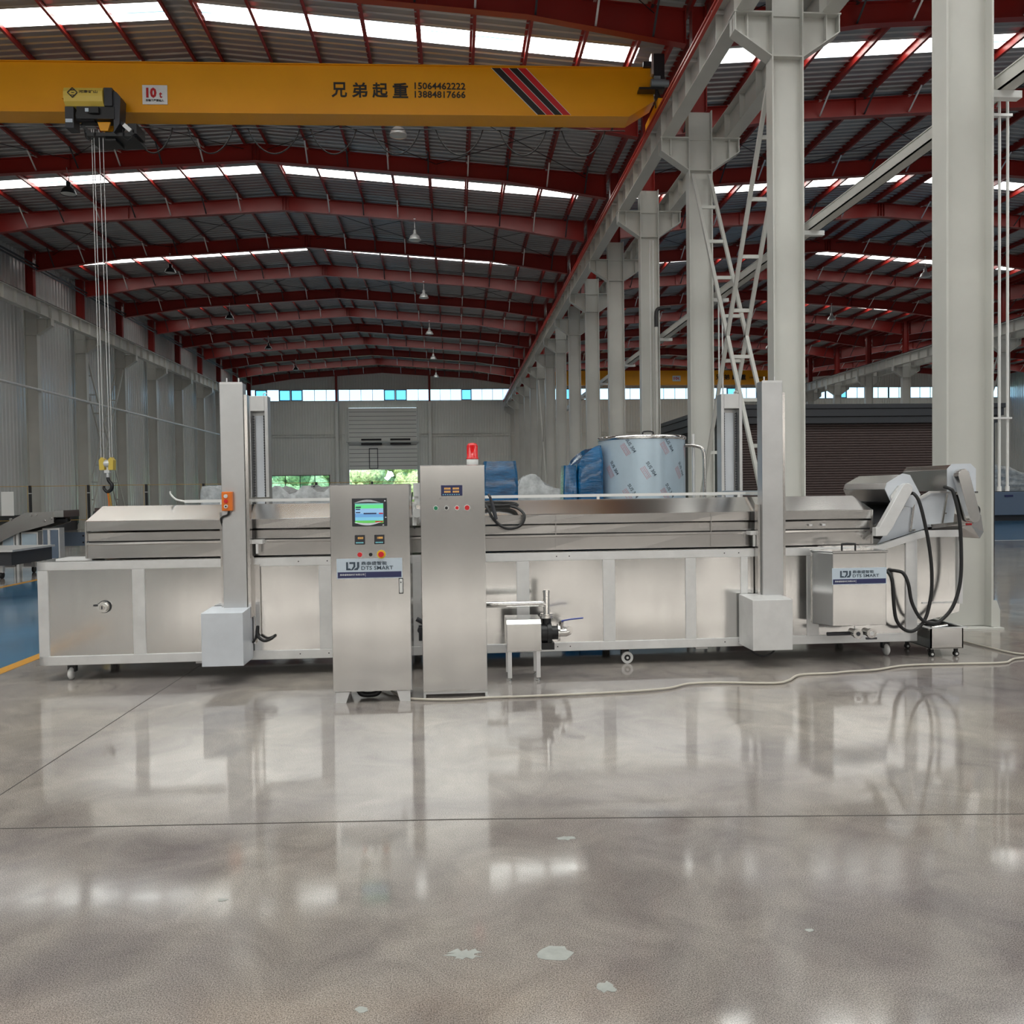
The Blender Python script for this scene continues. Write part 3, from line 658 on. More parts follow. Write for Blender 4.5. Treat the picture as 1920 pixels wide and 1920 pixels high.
# ------------------------------------------------------------------ high bay lamps
def lamp(x, y, z, zt, label, m='dark', hook=False):
    t = thing('high_bay_lamp', label, 'lamp', (x, y, z), 0, 'high bay lamps')
    s = MB(); s.lathe((x, y, z), [(.26, 0), (.255, .02), (.19, .17), (.09, .25), (.075, .27), (.075, .40), (.03, .43), (0, .43)], 18); obj('shade', s, m, t)
    s = MB(); s.lathe((x, y, z), [(0, .0), (.12, .004), (.25, .02)], 14); obj('lamp_glass', s, 'lcd', t)
    s = MB()
    if hook: s.tube([(x, y, z+.42), (x+.03, y, z+.6), (x-.02, y, z+.75), (x-.05, y, zt)], .014, 6)
    else: s.tube([(x, y, z+.42), (x, y, zt)], .014, 6); s.box(x-.04, x+.04, y-.03, y+.03, zt-.02, zt)
    obj('hanger', s, 'satin', t); return t
def zbot(x, c=RIDGE[0]): return ZR-SL*abs(x-c)-.5
for i, k in enumerate((3, 5, 7, 9, 11, 13)):
    lamp(-1.45, YC[k], 12.0 if i == 0 else 12.05, zbot(-1.45)+.06, '%s hanging bell lamp right of the left hall ridge, %s from the front' % ('broad grey' if i == 0 else 'small grey', ORD[i]), 'satin')
for i, k in enumerate((4, 6, 8, 10, 12)):
    lamp(-12.9, YC[k]-.1, 11.95, zbot(-12.9)+.06, 'dark bell lamp hanging left of the left hall ridge, %s from the front' % ORD[i], 'dark', i == 0)
for i, k in enumerate((6, 8, 10, 12)):
    lamp(23.3, YC[k]-.1, 11.95, zbot(23.3, RIDGE[1])+.06, 'bell lamp hanging in the right part of the middle hall, %s from the front' % ORD[i], 'satin')

# ------------------------------------------------------------------ brown shed behind the columns
sh = thing('garden_pavilion', 'dark flat-roofed pavilion with brown shutter walls behind the columns', 'shed', (10.7, 21, 0))
x0, x1, y0, y1 = 6.85, 14.7, 21.0, 27.6
m = MB(); m.box(x0, x1, y0, y1, 3.72, 3.84); m.box(x0+.04, x1-.04, y0+.04, y1-.04, 3.52, 3.72); m.box(x0+.10, x1-.10, y0+.10, y1-.1, 3.34, 3.52); obj('roof', m, 'slate', sh, bevel=.01)
m = MB(); z = 0.02
while z < 3.3:
    m.prism([(y0+.36, z), (y0+.33, z+.02), (y0+.33, z+.05), (y0+.36, z+.066)], x0+.3, x1-.3, 'x'); z += .0665
m.box(x0+.3, x1-.3, y0+.36, y0+.42, 0, 3.34); obj('front_shutter', m, 'brown', sh)
m = MB(); m.box(x0+.3, x0+.36, y0+.42, y1-.3, 0, 3.34); m.box(x1-.36, x1-.3, y0+.42, y1-.3, 0, 3.34); m.box(x0+.3, x1-.3, y1-.3, y1-.24, 0, 3.34); obj('side_wall', m, 'slate', sh)
for x in (x0+.2, x1-.35): obj('corner_post', MB().box(x, x+.15, y0+.18, y0+.33, 0, 3.34), 'slate', sh)

# ------------------------------------------------------------------ safety fence behind
fe = thing('safety_fence', 'thin yellow wire mesh fence on slim dark posts behind the machine', 'fence', (-5, 25, 0))
xs = [-15.65+1.65*k for k in range(11)]+[2.55]
for x in xs:
    p = obj('fence_post', MB().box(x-.03, x+.03, 24.97, 25.03, 0, 2.02), 'black', fe)
    obj('reflector', MB().box(x-.035, x+.035, 24.96, 25.04, 1.78, 1.80), 'white', p)
m = MB(); m.beam((-18.5, 25, 2.0), (2.6, 25, 2.0), .015, .015); m.beam((-18.5, 25, .25), (2.6, 25, .25), .015, .015); m.beam((-18.5, 25, 1.0), (2.6, 25, 1.0), .012, .012)
for k in range(14): m.beam((-18.2+k*1.65-.82, 25, .25), (-18.2+k*1.65-.82, 25, 2.0), .012, .012)
obj('wire_frame', m, 'fence_yellow', fe)
obj('notice_sheet', MB().box(-13.15, -12.8, 24.96, 24.97, 1.15, 1.85), 'white', fe)

# ------------------------------------------------------------------ left background machines (stand near Y=21)
fy = 21.5; k_ = 21.5/12
def b(X): return X*k_
def bz(Z): return 1.65+(Z-1.65)*k_
lc = thing('incline_conveyor', 'grey steel incline conveyor with black end roller left of the machine', 'conveyor', (b(-5.9), fy, 0))
m = MB(); prof = [(b(-6.6), bz(1.06)), (b(-6.35), bz(1.27)), (b(-6.0), bz(1.45)), (b(-5.62), bz(1.46)), (b(-5.62), bz(1.30)), (b(-5.75), bz(1.26)), (b(-6.1), bz(1.17)), (b(-6.6), bz(.92))]
m.prism(prof, fy, fy+.03); m.prism(prof, fy+.9, fy+.93); obj('side_plate', m, 'steel_hood', lc)
m = MB(); m.beam((b(-6.6), fy+.46, bz(1.0)), (b(-6.0), fy+.46, bz(1.36)), .8, .06); m.beam((b(-6.0), fy+.46, bz(1.36)), (b(-5.6), fy+.46, bz(1.38)), .8, .06); obj('belt', m, 'black', lc)
m = MB(); m.box(b(-5.62), b(-5.49), fy+.02, fy+.9, bz(1.38), bz(1.475)); obj('end_box', m, 'steel', lc)
m = MB(); m.cyl((b(-5.64), fy+.2, bz(1.335)), .06, .26, 'x', 12); m.cyl((b(-5.64), fy+.2, bz(1.395)), .035, .26, 'x', 12); obj('end_roller', m, 'black', lc)
m = MB()
for x, z in ((-6.2, 1.36), (-5.93, 1.41), (-5.86, 1.42), (-5.75, 1.33), (-5.66, 1.36)): m.cyl((b(x), fy-.02, bz(z)), .035, .03, 'y', 8)
obj('bolts', m, 'bright', lc)
for i, x in enumerate((-6.15, -5.72)): obj('leg', MB().box(b(x)-.03, b(x)+.03, fy+.1, fy+.16, 0, bz(1.2)), 'satin', lc)
for i, (c0, c1, zz, m_, lab) in enumerate(((-11.42, -11.12, .74, 'film', 'leftmost of the film-covered steel cabinets under the incline conveyor'), (-10.96, -10.55, .80, 'film', 'film-covered steel cabinet in the middle under the incline conveyor'), (-10.44, -10.02, .89, 'bluegrey', 'blue-grey cabinet beside the fence, rightmost under the incline conveyor'))):
    t = thing('equipment_cabinet', lab, 'cabinet', ((c0+c1)/2, fy+.4, 0), 0, 'cabinets under the incline conveyor')
    obj('body', MB().box(c0, c1, fy+.17, fy+.45, .08, zz), 'satin', t, bevel=.01); obj('door', MB().box(c0+.03, c1-.03, fy+.15, fy+.17, .12, zz-.05), m_, t)
    obj('plinth', MB().box(c0+.03, c1-.03, fy+.2, fy+.42, 0, .08), 'dark', t)
tb = thing('platform_trolley', 'low dark platform trolley with a scuffed light top on the blue aisle', 'trolley', (-9.6, 17.8, 0))
m = MB(); m.box(-11.2, -9.05, 17.5, 19.2, .28, .56); obj('frame', m, 'dark', tb); obj('top', MB().box(-11.25, -9.0, 17.45, 19.25, .56, .60), 'satin', tb)
for x in (-10.9, -9.35):
    for y in (17.7, 19.0):
        c = obj('caster', MB().box(x-.04, x+.04, y-.04, y+.04, .12, .28), 'satin', tb); obj('wheel', MB().cyl((x-.02, y, .07), .07, .04, 'x', 12), 'rubber', c)
m = MB()
m.box(-10.75, -7.6, 22.98, 23.02, .35, .72)
t = thing('perforated_rack', 'pale perforated metal rack panel on black feet behind the machine', 'rack', (-9, 23, 0))
obj('panel', m, 'bluegrey', t)
m = MB()
for r in range(3):
    for q in range(12): m.cyl((-10.0+q*.17+(r % 2)*.085, 22.965, .44+r*.09), .024, .012, 'y', 8)
obj('holes', m, 'black', t)
for x in (-9.75, -8.0): obj('foot', MB().box(x-.06, x+.06, 22.9, 23.05, 0, .35), 'black', t)
m = MB(); m.box(-10.2, -8.0, 24.2, 24.35, 1.15-.15, 1.35)
for q in range(16): m.box(-10.15+q*.135, -10.10+q*.135, 24.17, 24.2, 1.02, 1.33)
t = thing('brick_coloured_rack', 'dark rack with orange-brown slats by the fence', 'rack', (-9.1, 24.3, 0)); obj('slats', m, 'brown', t)
for x in (-10.15, -8.05): obj('leg', MB().box(x-.03, x+.03, 24.2, 24.3, 0, 1.0), 'fence_yellow', t)

# ------------------------------------------------------------------ wrapped goods behind the machine
def wrap(name, label, x0, x1, y0, y1, z1, m, seed, top=.1, rough=.04, arch=None, z0=0.0):
    R = random.Random(seed); mb = MB(); nx, nz, ny = 9, 12, 5; grid = []
    # perimeter loop swept upward, closed at the top
    per = [(x0+(x1-x0)*i/nx, y0) for i in range(nx)]+[(x1, y0+(y1-y0)*i/ny) for i in range(ny)]+[(x1-(x1-x0)*i/nx, y1) for i in range(nx)]+[(x0, y1-(y1-y0)*i/ny) for i in range(ny)]
    cx, cy = (x0+x1)/2, (y0+y1)/2; n = len(per)
    for j in range(nz+1):
        t = j/nz; s = 1 if t < 1-top else 1-.10*((t-(1-top))/top)**2
        for (px, py) in per:
            zt = z1 if arch is None else z1*arch((px-x0)/(x1-x0))
            d = R.uniform(-rough, rough); a = Vector((px-cx, py-cy, 0)); l = a.length or 1
            rr = s*(1+d/l*.6)
            grid.append((cx+a.x*rr, cy+a.y*rr, z0+(zt-z0)*t+(R.uniform(-rough, rough)*.3 if j else 0)))
    fs = [(j*n+i, j*n+(i+1) % n, (j+1)*n+(i+1) % n, (j+1)*n+i) for j in range(nz) for i in range(n)]
    mb.add(grid, fs, True); mb.add([grid[nz*n+i] for i in range(n)], [tuple(range(n))], True)
    o = obj(name, mb, m); return tag(o, label, 'wrapped goods')
wrap('wrapped_crate', 'tall square crate wrapped in blue plastic just right of the beacon cabinet', .335, .745, 9.6, 10.1, 2.01, 'blue_wrap', 1, rough=.008, top=.04)
wrap('wrapped_machine', 'large blue plastic wrapped load with a sloping shoulder left of the film-covered tank', 1.50, 1.80, 9.85, 10.9, 2.20, 'blue_wrap', 2, rough=.012, top=.04, arch=lambda t: .90+.10*min(1, t*1.2)**.6)
wrap('wrapped_bundle', 'narrow blue plastic wrapped bundle, leftmost of the loads beside the tank', 1.32, 1.485, 9.85, 10.2, 1.96, 'blue_wrap', 3, rough=.012, top=.2)
wrap('wrapped_machine', 'clear plastic wrapped machine with a domed top far behind the blue crate', 1.12, 2.0, 15.2, 16.0, 1.98, 'clear_wrap', 4, rough=.03, top=.12, arch=lambda t: .86+.14*math.sin(PI*min(1, t*1.45))**.6)
wrap('wrapped_pallet', 'low clear plastic wrapped pallet with a round hump seen left of the touchscreen cabinet', -3.95, -2.5, 17.4, 18.6, 1.88, 'clear_wrap', 5, rough=.08, arch=lambda t: .88+.12*math.sin(PI*t*2.2+.5)**2)
wrap('wrapped_pallet', 'clear plastic wrapped load just left of the left front lifting post', -5.5, -4.95, 18.4, 19.2, 1.86, 'clear_wrap', 6, rough=.06)
wrap('wrapped_machine', 'big grey plastic wrapped machine on the blue floor right of the nearest column', 23.4, 29.2, 36.8, 40, 3.0, 'clear_wrap', 8, rough=.2, arch=lambda t: 1.0-.4*t, z0=1.37)
t = thing('steel_container', 'grey steel container carrying the plastic wrapped machine at the right edge', 'container', (26.3, 38, 0))
obj('body', MB().box(23.3, 29.4, 36.7, 40.1, .25, 1.35), 'bluegrey', t, bevel=.03); obj('skid', MB().box(23.5, 29.2, 37, 39.8, 0, .25), 'dark', t)
obj('label_plate', MB().box(25.6, 26.0, 36.67, 36.7, 1.1, 1.2), 'navy', t)
# film covered tank with grade print
TX, TY, TR = 2.34, 10.15, .535; TZ = 2.30
tk = thing('storage_tank', 'round steel tank covered in pale blue film with red SUS 304 print', 'tank', (TX, TY, 0))
m = MB(); m.lathe((TX, TY, 0), [(TR, .14), (TR, TZ-.03)], 64); obj('shell', m, 'film', tk)
m = MB(); m.lathe((TX, TY, 0), [(TR+.004, TZ-.04), (TR+.012, TZ-.03), (TR+.012, TZ), (TR-.01, TZ+.01), (0, TZ+.02)], 48); obj('lid', m, 'bright', tk)
m = MB(); m.tube(smooth_path([(TX-.06, TY-.35, TZ), (TX-.055, TY-.35, TZ+.05), (TX+.055, TY-.35, TZ+.05), (TX+.06, TY-.35, TZ)], 4), .01, 8); obj('lid_handle', m, 'black', tk)
for k in range(3):
    a = 2*PI*k/3+.3; obj('leg', MB().cyl((TX+.42*math.cos(a), TY+.42*math.sin(a), 0), .03, .16, 'z', 10), 'bright', tk)
def onto(px, pz, s, body, m, h, hh=.22):
    cxx = px; ang = math.radians(-58)
    def mp(p):
        u = (p.x*math.cos(ang)-p.z*math.sin(ang))*s; v = (p.x*math.sin(ang)+p.z*math.cos(ang))*s
        a = (cxx+u)/TR; return Vector((TX+(TR+.003)*math.sin(a), TY-(TR+.003)*math.cos(a), pz+v))
    text('grade_print', body, -.5, .5, h, h+hh, 0, m, tk, bold=.01, mapf=mp)
for (px, pz) in ((-.28, 2.16), (.20, 2.17), (-.50, 1.9), (-.04, 1.88), (.42, 1.88), (-.26, 1.62), (.2, 1.62), (.62, 2.14)):
    onto(px, pz, .19, 'SUS 304', 'logo', .1)
    for j, h in enumerate((-.02, -.14, -.26, -.38)): onto(px-.012, pz-.01, .15, 'iiiiiiiiiiiiii' if j != 2 else 'iii iii ii i iiii', 'text_red', h, .05)
m = MB(); m.tube(smooth_path([(TX+.48, TY-.25, 2.19), (TX+.62, TY-.25, 2.18), (TX+.70, TY-.25, 2.14), (TX+.72, TY-.25, 2.02)], 5)+[(TX+.72, TY-.25, .3)], .022, 10); obj('overflow_pipe', m, 'bright', tk)
m = MB(); m.tube([(TX+.60, TY-.2, 2.33), (TX+.60, TY-.2, 0)], .02, 8); obj('stand_pipe', m, 'satin', tk)

# ================================================================== the machine
mc = thing('blanching_machine', 'long stainless steel blanching machine with lifting posts and hinged hood', 'machine', (0, 7.655, 0), .0073, local=True)
U0, U1 = -3.73, 4.476; DEP = 1.2; ZB0, ZB1, ZT0, ZT1 = .145, .228, 1.0, 1.077
m = MB()
for e in (0, DEP-.08):
    m.box(U0, U1, e, e+.08, ZB0, ZB1); m.box(U0, 3.9, e, e+.08, ZT0, ZT1)
m.box(U0, U0+.08, 0, DEP, ZB0, ZB1); m.box(U0, U0+.08, 0, DEP, ZT0, ZT1); m.box(U1-.08, U1, 0, DEP, ZB0, ZB1)
obj('base_frame', m, 'satin', mc, bevel=.004)
posts = [(-3.73, -3.64), (-2.91, -2.80), (-2.0, -1.9), (-1.25, -1.13), (-.42, -.31), (.571, .691), (1.387, 1.504), (2.181, 2.284), (2.72, 2.79), (3.372, 3.488)]
for a, b2 in posts: obj('frame_post', MB().box(a, b2, .002, .08, ZB1, ZT0), 'satin', mc, bevel=.003)
obj('frame_post', MB().box(4.36, U1, -.002, .08, ZB1, 1.15), 'satin', mc, bevel=.003)
m = MB(); m.box(U0, 3.98, 0.0, DEP, 1.077, 1.083); obj('deck_plate', m, 'steel', mc)
obj('drip_tray', MB().box(-3.62, -3.30, .12, .40, 1.083, 1.095), 'satin', mc)
edges = [-3.64, -2.91, None, -2.80, -2.0, None, -1.9, -1.25, None, -1.13, -.42, None, -.31, .571, None, .691, 1.387, None, 1.504, 2.181, None, 2.284, 2.72, None, 2.79, 3.372, None, 3.488, 4.36]
pr2 = [(edges[i], edges[i+1]) for i in range(0, len(edges), 3)]
R = random.Random(3)
for a, b2 in pr2:
    n, k = 8, 6; mb = MB(); v = []
    bow = R.uniform(-.004, .006)
    top = ZT0 if b2 < 4 else 1.09
    for j in range(k+1):
        for i in range(n+1):
            s, t = i/n, j/k
            v.append((a+(b2-a)*s, .012+bow*math.sin(PI*s)*math.sin(PI*t)+R.uniform(-.00015, .00015), ZB1+(top-ZB1)*t))
    mb.add(v, [(j*(n+1)+i, j*(n+1)+i+1, (j+1)*(n+1)+i+1, (j+1)*(n+1)+i) for j in range(k) for i in range(n)], True)
    mb.box(a, b2, .03, .034, ZB1, top)
    obj('side_panel', mb, 'steel', mc)
m = MB(); m.box(U0+.005, U0+.01, .08, DEP-.08, ZB1, ZT0); m.box(U1-.01, U1-.005, .08, DEP-.08, ZB1, 1.1); m.box(U0, U1, DEP-.03, DEP-.02, ZB1, ZT0); m.box(U0+.1, U1-.1, .05, DEP-.05, .235, .245)
obj('rear_panel', m, 'steel', mc)
m = MB()
for u in (.0-1.95+.52, -1.17, .95, 1.07, 2.56, 2.70): m.cyl((u, -.001, .19), .006, .004, 'y', 8); m.cyl((u, -.001, 1.04), .006, .004, 'y', 8)
obj('bolt_holes', m, 'black', mc)
# drain coupling on the first panel
CX_, CZ_ = -3.155, .665
m = MB(); m.cyl((CX_, -.045, CZ_), .036, .07, 'y', 24); m.cyl((CX_, -.012, CZ_), .050, .024, 'y', 24); m.cyl((CX_, -.05, CZ_), .042, .012, 'y', 24); cp = obj('drain_coupling', m, 'bright', mc)
m = MB(); m.box(CX_-.075, CX_-.035, -.05, -.03, CZ_+.012, CZ_+.028); m.cyl((CX_-.055, -.052, CZ_+.02), .010, .03, 'y', 8); obj('clamp_nut', m, 'dark', cp)
obj('coupling_outline', MB().cyl((CX_, -.003, CZ_), .056, .006, 'y', 24), 'dark', cp)  # dark ring added behind the coupling to outline its rim
obj('end_cap', MB().cyl((CX_, -.053, CZ_), .026, .004, 'y', 16), 'steel_hood', cp); obj('cap_mark', MB().box(CX_-.004, CX_+.004, -.056, -.053, CZ_-.014, CZ_+.014), 'dark', cp)
# trough and hood
def loftx(segs, prof, m, name, bump=0, seed=0):
    R = random.Random(seed); mb = MB(); n = len(prof); v = []
    for s in segs:
        for (y, z) in prof: v.append((s, y+R.uniform(-bump, bump), z+R.uniform(-bump, bump)*.6))
    f = [(i*n+j, (i+1)*n+j, (i+1)*n+(j+1) % n, i*n+(j+1) % n) for i in range(len(segs)-1) for j in range(n)]
    f += [tuple(range(n-1, -1, -1)), tuple((len(segs)-1)*n+j for j in range(n))]
    mb.add(v, f); return obj(name, mb, m, mc)
hs = [-3.335+i*(4.064+3.335)/16 for i in range(17)]
loftx(hs, [(.075, 1.095), (.075, 1.215), (.06, 1.22), (.06, 1.24), (1.14, 1.24), (1.14, 1.22), (1.125, 1.215), (1.125, 1.095)], 'steel_hood', 'trough', .0012, 1)
loftx([-3.335+.02, 4.064-.02], [(.095, 1.24), (.095, 1.25), (1.1, 1.25), (1.1, 1.24)], 'black', 'seal')
loftx(hs, [(.085, 1.252), (.085, 1.325), (.098, 1.335), (1.1, 1.335), (1.11, 1.325), (1.11, 1.252)], 'steel_hood', 'hood_skirt', .0015, 2)
hd = loftx(hs, [(.07, 1.345), (.07, 1.43), (.09, 1.437), (.47, 1.565), (.73, 1.565), (1.11, 1.437), (1.13, 1.43), (1.13, 1.345)], 'steel_hood', 'hood', .0015, 3)
m = MB()
for a, b2 in ((-.6, -.592), (.95, .958), (2.45, 2.458), (-3.335, -3.32), (4.05, 4.067)): obj('hood_seam', MB().box(a, b2, .064, .08, 1.10, 1.43), 'steel_hood', mc)
m = MB(); m.box(4.064, 4.066, .1, 1.1, 1.1, 1.42); obj('outlet_plate', m, 'steel', mc)
m = MB(); m.box(3.42, 3.45, .05, .07, 1.28, 1.30); m.box(3.55, 3.58, .05, .07, 1.28, 1.30); m.cyl((.36, .05, 1.405), .022, .02, 'y', 14); obj('latch', m, 'satin', mc)
# rail on the hood
m = MB(); e = .55; m.beam((-2.6, e, 1.60), (3.0, e, 1.605), .022, .028); rl = obj('hood_rail', m, 'nylon', mc)
obj('rail_hook', MB().tube(smooth_path([(-2.6, e, 1.60), (-2.68, e, 1.62), (-2.73, e, 1.67), (-2.735, e, 1.70)], 4), .009, 8), 'nylon', rl)
m = MB()
for u in (-2.25, -1.1, 0.1, 1.45, 2.9): m.box(u-.012, u+.012, e-.015, e+.015, 1.56, 1.60)
obj('rail_foot', m, 'nylon', rl)
# lifting posts
def tower(u0, u1, label, sw):
    e0, e1 = -.13, -.005
    t = MB(); t.box(u0, u1, e0, e1, .5, 2.655); to = obj('lifting_post', t, 'steel_film', mc, label, bevel=.004)
    m = MB(); m.box(u0+.005, u1-.005, e0-.002, e0+.002, 2.64, 2.66); m.cyl((u0+.05, -.06, 2.655), .007, .05, 'z', 8); m.cyl((u1-.05, -.06, 2.655), .007, .05, 'z', 8); obj('top_bolts', m, 'satin', to)
    m = MB(); m.box(u1+.003, u1+.03, -.11, -.02, .55, 2.55) ; m.box(u1+.03, u1+.045, -.04, .0, .3, 1.1); obj('side_channel', m, 'steel_hood', to)
    m = MB(); m.box(u0-.03, u0-.003, -.09, -.01, .6, 1.5); obj('side_channel', m, 'steel_hood', to)
    return to
tl = tower(-2.07, -1.865, 'left front lifting post', 1); trw = tower(2.885, 3.085, 'right front lifting post', -1)
def gearcase(x0, x1, mm, lab):
    m = MB(); m.prism([(-.38, .172), (-.38, .636), (-.02, .65), (-.02, .172)], x0, x1, 'x'); return obj('gear_case', m, mm, mc, lab, bevel=.004)
gearcase(-2.20, -1.845, 'filmw', 'white gear case'); gearcase(2.69, 3.065, 'satin', 'satin steel gear case')
obj('gear_cable', MB().tube(smooth_path([(2.72, -.2, .19), (2.76, -.2, .12), (2.86, -.2, .085), (2.95, -.2, .12), (2.98, -.2, .19)], 5), .009, 8), 'rubber', mc)
def rear(u0, u1):
    e = 1.26
    t = MB(); w = .035; t.box(u0, u0+w, e, e+.14, .5, 2.70); t.box(u1-w, u1, e, e+.14, .5, 2.70); t.box(u0+w, u1-w, e, e+.14, 2.54, 2.70); t.box(u0, u1, e+.14, e+.15, .5, 2.70)
    to = obj('rear_lifting_post', t, 'steel_film', mc, bevel=.003)
    obj('slot_back', MB().box(u0+w+.03, u1-w-.03, e+.10, e+.12, .6, 2.5), 'filmw', to)
    c = MB(); z = .8
    while z < 2.5:
        for x in (u0+w+.016, u1-w-.016): c.box(x-.008, x+.008, e+.05, e+.07, z, z+.014)
        z += .028
    for x in (u0+w+.016, u1-w-.016): c.box(x-.004, x+.004, e+.045, e+.05, .8, 2.5)
    obj('lifting_chain', c, 'dark', to)
    obj('top_eye', MB().tube([((u0+u1)/2+.07+.02*math.cos(a*.7), e+.07, 2.72+.02*math.sin(a*.7)) for a in range(9)], .005, 6), 'satin', to)
rear(-2.16, -1.945); rear(2.965, 3.205)
# cross beams tying front and rear posts
for u in (-1.98, 2.97):
    obj('cross_beam', MB().box(u, u+.05, 0, 1.26, 1.585, 1.63), 'steel', mc)
# orange pendant with buttons
ob = obj('control_pendant', MB().box(-2.055, -1.965, -.19, -.135, 1.515, 1.685), 'orange', mc, 'orange push button box', bevel=.006)
for z, mm in ((1.645, 'satin'), (1.60, 'red_btn'), (1.555, 'satin')):
    obj('button', MB().cyl((-2.015, -.203, z), .017, .014, 'y', 14), mm, ob)
    obj('button_cap', MB().cyl((-2.015, -.208, z), .008, .006, 'y', 10), 'black' if z < 1.6 else mm, ob)
obj('pendant_cable', MB().tube(smooth_path([(-2.0, -.16, 1.515), (-2.01, -.16, 1.48), (-2.06, -.15, 1.46), (-2.075, -.14, 1.43), (-2.07, -.10, 1.38)], 5), .010, 8), 'rubber', mc)
obj('side_cable', MB().tube(smooth_path([(-1.80, -.03, .46), (-1.80, -.05, .38), (-1.74, -.06, .33), (-1.68, -.05, .345), (-1.66, -.03, .36)], 5), .014, 8), 'rubber', mc)
obj('side_cable', MB().tube(smooth_path([(-1.80, -.03, .46), (-1.815, -.05, .36), (-1.84, -.05, .32), (-1.87, -.05, .33)], 5), .010, 8), 'rubber', mc)
obj('cable_duct', MB().box(-1.825, -1.775, -.03, .0, .38, 1.02), 'steel_hood', mc)
obj('frame_bracket', MB().box(-1.84, -1.74, -.04, .07, 1.21, 1.245).box(-1.80, -1.78, -.04, -.02, 1.12, 1.22), 'satin', mc)
obj('frame_bracket', MB().box(2.80, 2.88, -.04, .07, 1.21, 1.245).box(2.83, 2.85, -.04, -.02, 1.1, 1.22), 'satin', mc)
# steam valve between the two cabinets
m = MB(); m.cyl((-.335, -.2, 1.62), .032, .12, 'z', 14); m.cyl((-.335, -.2, 1.55), .024, .07, 'z', 12); m.cyl((-.335, -.24, 1.47), .04, .08, 'y', 16); m.cyl((-.36, -.2, 1.36), .018, .2, 'z', 10); m.box(-.37, -.3, -.22, -.18, 1.54, 1.56)
m.tube([(-.335, -.2, 1.45), (-.335, 0, 1.40), (-.335, .1, 1.38)], .02, 10)
va = obj('steam_valve', m, 'nylon', mc, 'pale steam valve')
obj('valve_chain', MB().tube(smooth_path([(-.375, -.2, 1.66), (-.385, -.2, 1.55), (-.375, -.2, 1.45), (-.36, -.2, 1.33)], 5), .007, 6), 'dark', va)
m = MB(); m.tube([(-.36, -.1, .50), (-.29, -.1, .46)], .022, 10); m.cyl((-.325, -.14, .40), .028, .08, 'y', 12); m.cyl((-.325, -.1, .30), .018, .14, 'z', 10); obj('drain_valve', m, 'dark', mc)
# raised outfeed end
m = MB(); RIM = [(3.9, 1.0), (3.9, 1.06), (4.06, 1.078), (4.54, 1.222), (4.92, 1.222), (4.92, 1.155), (4.55, 1.158), (4.373, 1.11), (4.084, 1.03)]
m.prism(RIM, -.012, .03); obj('outfeed_rim', m, 'satin', mc)
obj('outfeed_rim', MB().prism(RIM, DEP-.05, DEP-.01), 'satin', mc)
SIDEP = [(4.48, .22), (4.48, 1.14), (4.55, 1.16), (4.93, 1.16), (4.93, .51), (4.92, .42), (4.60, .34)]
m = MB(); m.prism(SIDEP, .03, .06); m.prism(SIDEP, DEP-.1, DEP-.06); m.prism([(4.90, 1.15), (4.93, 1.15), (4.93, .51), (4.90, .51)], .06, DEP-.1)
obj('outfeed_side', m, 'steel', mc)
m = MB(); m.box(4.54, 4.93, .022, .03, .505, .52); obj('side_fold', m, 'satin', mc)
obj('frame_post', MB().box(4.90, 4.94, .0, .03, .50, 1.155), 'satin', mc)
GUI = [(4.16, 1.09), (4.436, 1.449), (4.568, 1.508), (4.694, 1.584), (4.97, 1.58), (4.94, 1.28), (4.694, 1.25), (4.62, 1.225)]
m = MB(); m.prism(GUI, .15, .16); obj('discharge_guide', m, 'filmw', mc)
m = MB(); m.prism(GUI, 1.03, 1.04); obj('discharge_guide', m, 'filmw', mc)
m = MB(); m.beam((4.40, .14, 1.44), (4.694, .14, 1.592), .03, .02); m.beam((4.694, .14, 1.592), (4.99, .14, 1.588), .03, .02); obj('guide_rim', m, 'satin', mc)
m = MB(); m.prism([(4.67, 1.275), (4.94, 1.295), (4.94, 1.262), (4.68, 1.232)], .09, .15); obj('guide_lip', m, 'bright', mc)
m = MB(); m.beam((4.524, .14, 1.49), (4.486, .14, 1.20), .018, .018); m.beam((4.865, .14, 1.575), (4.814, .14, 1.28), .018, .018); m.cyl((4.52, .12, 1.22), .01, .03, 'y', 10); m.cyl((4.85, .13, 1.38), .008, .02, 'y', 8); obj('guide_stay', m, 'steel_hood', mc)
m = MB(); m.beam((4.0, .6, 1.18), (4.45, .6, 1.47), .86, .04); m.beam((4.45, .6, 1.47), (4.85, .6, 1.52), .86, .04); obj('belt', m, 'dark', mc)
m = MB(); m.beam((3.95, .08, 1.17), (4.14, .08, 1.30), .03, .02); m.beam((3.98, .06, 1.14), (4.12, .06, 1.26), .03, .02); obj('belt_rail', m, 'bright', mc)
